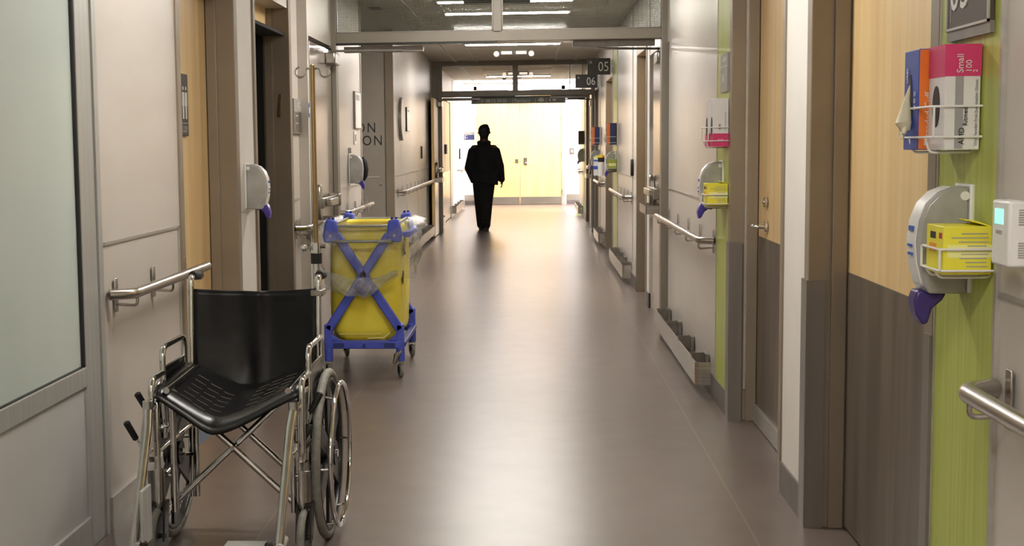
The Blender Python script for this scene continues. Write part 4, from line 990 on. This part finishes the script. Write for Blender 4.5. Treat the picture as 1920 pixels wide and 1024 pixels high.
# ------------------------------------------------------------------ yellow bag cart
ct = thing('laundry_cart', 'blue folding frame cart with a yellow bag and clear plastic liner', 'cart', (-1.045, 8.85, 0))
HW, HD = .238, .42
for sy in (-1, 1):
    y = sy*HD; f = MB()
    def beam(p, q_, w, t=.022, b=f, y=y):
        p = Vector(p); q_ = Vector(q_); d = (q_-p).normalized(); n = Vector((-d.y, d.x))*w/2
        b.prism([p+n, q_+n, q_-n, p-n], 'y', y-t, y+t)
    beam((-HW+.01, .30), (.165, .90), .055); beam((HW-.01, .30), (-.165, .90), .055)
    beam((-HW+.012, .17), (-HW+.012, .34), .05); beam((HW-.012, .17), (HW-.012, .34), .05)
    f.prism([(-.06, .575), (0, .645), (.06, .575), (0, .505)], 'y', y-.026, y+.026)
    f.build('cross_frame', 'cartblue', ct, bevel=.008)
    b = MB().box(-HW, HW, y-.025, y+.025, .185, .235).prism([(-HW, .235), (-HW+.09, .235), (-HW, .30)], 'y', y-.02, y+.02).prism([(HW, .235), (HW-.09, .235), (HW, .30)], 'y', y-.02, y+.02).build('end_bar', 'cartblue', ct, bevel=.006)
    MB().cyl((0, y-.027, .205), (0, y+.027, .205), .013, 14).build('socket', 'cartdark', b)
    for sx in (-1, 1): MB().box(sx*.16-.035, sx*.16+.035, y-.027, y+.027, .195, .222).build('slot', 'cartdark', b, smooth=0)
    for sx in (-1, 1):
        bl = MB().prism([(sx*(HW+.0), .85), (sx*(HW-.09), .86), (sx*(HW-.075), .99), (sx*(HW-.015), 1.0), (sx*(HW+.012), .9)], 'y', y-.035, y+.035).build('corner_block', 'cartblue', ct, bevel=.012)
        MB().cyl((sx*.2, y-.037, .895), (sx*.2, y+.037, .895), .009, 12).build('rivet', 'trim', bl)
        MB().cyl((sx*.185, y, .99), (sx*.185, y, 1.008), .009, 10).cyl((sx*.21, y, .99), (sx*.21, y, 1.008), .009, 10).build('peg', 'cartdark', bl)
        c = MB().cyl((sx*(HW-.012), y, .105), (sx*(HW-.012), y, .19), .028, 16).build('caster_post', 'cartblue', ct, bevel=.004)
        cx_, cy_ = sx*(HW-.012), y
        MB().box(cx_-.022, cx_-.017, cy_-.02, cy_+.02, .04, .105).box(cx_+.017, cx_+.022, cy_-.02, cy_+.02, .04, .105).box(cx_-.022, cx_+.022, cy_-.024, cy_+.024, .1, .108).build('caster_fork', 'castmetal', c, smooth=0)
        wv = MB().ring((cx_, cy_, .046), (1, .35, 0), .033, .013, 28, 8).build('caster_wheel', 'tire', c, label='grey caster wheel')
        MB().cyl((cx_-.013, cy_-.004, .046), (cx_+.013, cy_+.004, .046), .026, 20).build('caster_hub', 'mag', wv)
    MB().tube(fillet([(-.19, y, .955), (-.1, y+sy*.02, .955), (.1, y+sy*.02, .955), (.19, y, .955)], .05), .008, 10).build('top_rod', 'rodgrey', ct)
    MB().tube(fillet([(-.2, y, .865), (-.15, y+sy*.06, .862), (.15, y+sy*.06, .862), (.2, y, .865)], .06), .0095, 10).build('spreader_rod', 'rodgrey', ct)
MB().prism([(HW-.06, .10), (HW-.02, .12), (HW-.02, .10)], 'y', -HD-.05, -HD-.03).tube([(HW-.01, -HD-.02, .17), (HW-.03, -HD-.055, .15), (HW-.045, -HD-.07, .10)], [.012, .018, .01], 8).build('brake_pedal', 'castmetal', ct)
for sx in (-1, 1):
    MB().box(sx*HW-.02, sx*HW+.02, -HD, HD, .195, .225).build('side_rail', 'cartdark', ct, bevel=.005)
    MB().tube([(sx*.2, -HD, .96), (sx*.2, HD, .96)], .008, 10).build('side_rod', 'rodgrey', ct)
MB().prism([(HW+.01, .875), (HW+.055, .88), (HW+.055, .915), (HW+.01, .91)], 'y', -HD+.06, HD-.1).tube([(HW-.02, -HD+.08, .9), (HW+.03, -HD+.08, .9)], .014, 8).tube([(HW-.02, HD-.14, .9), (HW+.03, HD-.14, .9)], .014, 8).build('push_handle', 'cartblue', ct, bevel=.006)
# bag: soft box, open top
def bag_fn(u, v):
    a = u*2*pi; n = 5.5
    c, s_ = cos(a), sin(a)
    k = (abs(c)**n+abs(s_)**n)**(-1/n)
    w = .222+.012*sin(pi*v); d = HD-.045+.01*sin(pi*v)
    x, y = k*c*w, k*s_*d
    z = .235+.72*v
    if v < .06: x *= .9+.1*v/.06; y *= .93+.07*v/.06
    wob = .008*sin(5*a+8*v)*(1-v)+.006*sin(11*a-3*v)*(1-v)
    x *= 1+wob*2; y *= 1+wob
    z += -.035*abs(c*s_)*0 + (.02*cos(2*a) if v < .02 else 0)
    return (x, y, z)
bg = MB().grid(bag_fn, 96, 26)
n0 = len(bg.v); bg.v.append((0, 0, .225)); W = 27
for i in range(96): bg.f.append((i*W, n0, (i+1)*W)); bg.mi.append(0)
bago = bg.build('bag', 'yellowbag', ct, solid=.004, smooth=60)
MB().box(-.16, .10, -HD+.012, -HD+.020, .272, .276).tube([(.02, -HD+.02, .245), (.12, -HD+.015, .25), (.16, -HD+.03, .28)], .004, 6).build('seam_cord', 'yellowlight', bago)
text('lettering', 'AZ', .16, (HW-.002, -.18, .80), '+x', 'ink', ct, width=.9, depth=.001)
MB().prism([(-.31, .60), (-.25, .66), (-.22, .64), (-.27, .575)], 'x', HW-.004, HW-.001).build('printed_mark', 'ink', bago, smooth=0)
# clear liner folded over the rods
random.seed(12)
ph = [random.uniform(0, 6.28) for _ in range(8)]
def liner_fn(u, v):
    # u runs round the rim from the left rear, along the front, to the right rear; v falls from inside over the rim and down
    P = [(-.215, .36), (-.235, -.40), (.235, -.40), (.235, .36)]
    L = [.76, .47, .76]; s_ = u*sum(L)
    seg = 0
    while seg < 2 and s_ > L[seg]: s_ -= L[seg]; seg += 1
    t = min(1, s_/L[seg]); x = P[seg][0]*(1-t)+P[seg+1][0]*t; y = P[seg][1]*(1-t)+P[seg+1][1]*t
    nx, ny = ((-1, 0), (0, -1), (1, 0))[seg]
    e = min(t, 1-t)*2
    if seg == 1: drop = .33+.13*sin(pi*t)**1.2+.02*sin(9*t)
    elif seg == 0: drop = .06+.16*max(0, t-.6)/.4
    else: drop = .30*max(0, 1-t*1.6)+.07
    k = (v-.22)/.78
    wr = .016*sin(38*u+ph[0]+5*v)+.010*sin(71*u+ph[1]-9*v)+.006*sin(130*u+ph[2]+14*v)
    if k < 0:
        z = .985+.16*k*1.0; o = -.055*(-k/.28)*1.0+.0
        z = .985+k*.55; o = k*.22
    else:
        z = .985-drop*k+.010*sin(24*u+ph[3])*k; o = .012+.055*min(1, k*2.2)+.03*sin(pi*k)+wr*(.4+k)
        if seg == 1: o += .02*k
    corner = max(0, 1-e*3)*.012
    return (x+nx*(o+corner), y+ny*(o+corner), z)
MB().grid(liner_fn, 150, 26).build('plastic_liner', 'film', ct, smooth=60, recalc=False, label='clear crumpled plastic liner hanging over the front')
def flap_fn(u, v):
    x = -.235+.46*u; k = 1-v
    low = .555-.045*max(0, 1-abs(u-.56)/.5) if u < .56 else .51+.15*(u-.56)/.44
    top = .685-.05*sin(pi*u)
    z = low+(top-low)*v+.006*sin(17*u+5*v)
    return (x, -HD-.075-.03*sin(pi*u)-.012*sin(pi*v)+.010*sin(16*u+4*v)+.007*sin(31*u-7*v)+.004*sin(57*u+23*v), z)
MB().grid(flap_fn, 60, 14).build('liner_fold', 'filmthick', ct, smooth=60, recalc=False, label='bunched lower fold of the plastic liner')

# ------------------------------------------------------------------ man walking away
mn = thing('person', 'person in black jacket and trousers walking away down the corridor', 'person', (-.785, 23.1, 0))
def fused(name, mb, m, parent, vox=.011, it=4):
    o = mb.build(name, m, parent, recalc=True, smooth=0)
    r = o.modifiers.new('fuse', 'REMESH'); r.mode = 'VOXEL'; r.voxel_size = vox; r.use_smooth_shade = True
    s = o.modifiers.new('soften', 'SMOOTH'); s.iterations = it; s.factor = .5
    return o
b = MB()
b.ball((.005, .03, 1.672), (.09, .10, .112), n=20, k=12)                      # skull
b.ball((.005, .075, 1.62), (.058, .062, .07), n=16, k=10)                       # jaw and face
b.ball((.005, .137, 1.63), (.014, .022, .02)); b.ball((.005, .12, 1.585), (.026, .018, .010))
for sx in (-1, 1):
    b.ball((.005+sx*.098, .03, 1.65), (.010, .02, .032), n=10, k=8)              # ears
    b.ball((.005+sx*.03, .115, 1.665), (.014, .010, .009), n=8, k=6)
b.capsule((.0, .0, 1.44), .075, (.003, .02, 1.6), .07)
b.capsule((0, 0, 1.36), .10, (0, 0, 1.05), .105); b.capsule((-.08, 0, 1.0), .09, (.08, 0, 1.0), .09)
b.capsule((-.17, 0, 1.39), .055, (.17, 0, 1.39), .055)
arms = {-1: [(-.19, 0, 1.33), (-.262, -.05, 1.06), (-.185, .03, .85)], 1: [(.195, 0, 1.33), (.272, -.03, 1.08), (.295, .05, .86)]}
legs = {-1: [(-.085, 0, .93), (-.075, .06, .5), (-.06, .16, .10)], 1: [(.08, 0, .93), (.045, .05, .5), (.03, -.10, .11)]}
for sx in (-1, 1):
    a, c, d = arms[sx]; b.capsule(a, .05, c, .04); b.capsule(c, .04, d, .028)
    a, c, d = legs[sx]; b.capsule(a, .085, c, .058); b.capsule(c, .055, d, .04)
# right hand: palm, thumb, four curled fingers
b.ball((.298, .055, .815), (.022, .042, .045), n=14, k=10)
for k, (dy, ln) in enumerate(((.034, .062), (.012, .072), (-.010, .066), (-.030, .052))):
    p0 = Vector((.300, .055+dy, .785)); p1 = p0+Vector((-.004, .004, -ln*.55)); p2 = p1+Vector((-.018, .006, -ln*.42))
    b.capsule(p0, .0095, p1, .0085, n=8); b.capsule(p1, .0085, p2, .0075, n=8)
b.capsule((.288, .085, .815), .011, (.272, .11, .775), .009, n=8)
fused('body', b, 'skin', mn, .0085, 2)
h = MB().ball((.005, .018, 1.69), (.1, .108, .1), n=20, k=12).ball((.005, -.028, 1.63), (.088, .07, .09), n=18, k=10)
h.ball((.02, .03, 1.765), (.06, .06, .03))
fused('hair', h, 'hair', mn, .009, 2)
j = MB()
j.capsule((-.02, 0, 1.30), .165, (-.005, 0, 1.05), .175, n=20).ball((-.0, -.005, 1.18), (.232, .15, .26), n=20, k=12)
j.capsule((-.12, 0, 1.36), .075, (.13, 0, 1.36), .075); j.capsule((-.045, 0, 1.43), .07, (.05, 0, 1.43), .07)
j.ball((0, 0, 1.0), (.222, .15, .24), n=22, k=12); j.ball((.035, 0, .90), (.205, .145, .135), n=22, k=12)
j.prism([(-.19, .84), (.235, .765), (.225, 1.0), (-.19, 1.0)], 'y', -.125, .12)
for sx in (-1, 1):
    a, c, d = arms[sx]
    j.capsule(a, .082, c, .068); j.capsule(c, .068, d, .054)
    j.capsule(d, .056, Vector(d)+Vector((0, 0, .02)), .056)
fused('jacket', j, 'jacket', mn, .011, 3)
co = MB(); co.tube([(.085*cos(2*pi*k/24), .02+.085*sin(2*pi*k/24), 1.48+.014*sin(2*pi*k/24)) for k in range(24)], .034, 10, closed=True)
co.build('collar', 'jacket', mn, label='stand-up collar')
tr = MB(); tr.capsule((-.085, 0, .93), .12, (.085, 0, .93), .12)
for sx in (-1, 1):
    a, c, d = legs[sx]
    tr.capsule(a, .125, c, .098); tr.capsule(c, .098, (d[0], d[1]+.0, d[2]-.01), .076)
    tr.ball((d[0], d[1]-.01, .14), (.074, .085, .05)); tr.ball((d[0]+sx*.01, d[1]-.02, .20), (.07, .075, .03))
fused('trousers', tr, 'trouser', mn, .011, 3)
for sx, (x, y, zt) in ((-1, (-.06, .19, 0)), (1, (.03, -.06, 0))):
    s_ = MB(); s_.capsule((x, y-.06, .045), .042, (x+sx*.015, y+.14, .036), .036); s_.ball((x, y-.04, .075), (.045, .06, .05)); s_.box(x-.042, x+.045+sx*.0, y-.1, y+.16, .002, .022)
    fused('shoe', s_, 'shoe', mn, .008, 2)

# ------------------------------------------------------------------ camera, world, exposure
f, H, hy, vx, cx, cy, rho = 2560., 1.45, 270., 995., 800., 512., .0115
du, dv = vx-cx, cy-hy
ux, uv = du*cos(rho)+dv*sin(rho), -du*sin(rho)+dv*cos(rho)
th = math.atan(uv/f); ya = math.atan(ux*cos(th)/f)
fw = Vector((-sin(ya)*cos(th), cos(ya)*cos(th), -sin(th))); rt = Vector((cos(ya), sin(ya), 0)); up = rt.cross(fw)
r2 = rt*cos(rho)-up*sin(rho); u2 = up*cos(rho)+rt*sin(rho)
cam = bpy.data.cameras.new('camera'); co_ = bpy.data.objects.new('camera', cam); COL.objects.link(co_)
Mx = Matrix((r2, u2, -fw)).transposed().to_4x4(); Mx.translation = (0, 0, H); co_.matrix_world = Mx
cam.sensor_width = 36; cam.lens = f/1920*36; cam.shift_x = (960-cx)/1920; cam.clip_start = .05; cam.clip_end = 200
sc.camera = co_
w = bpy.data.worlds.new('world'); sc.world = w; w.use_nodes = True
w.node_tree.nodes['Background'].inputs[0].default_value = (.9, .92, 1, 1); w.node_tree.nodes['Background'].inputs[1].default_value = .1
sc.view_settings.view_transform = 'Standard'; sc.view_settings.look = 'None'; sc.view_settings.gamma = 1; sc.view_settings.exposure = .14
sc.cycles.max_bounces = 8; sc.cycles.diffuse_bounces = 4; sc.cycles.glossy_bounces = 4; sc.cycles.transparent_max_bounces = 40; sc.cycles.sample_clamp_indirect = 6; sc.cycles.caustics_reflective = False; sc.cycles.caustics_refractive = False
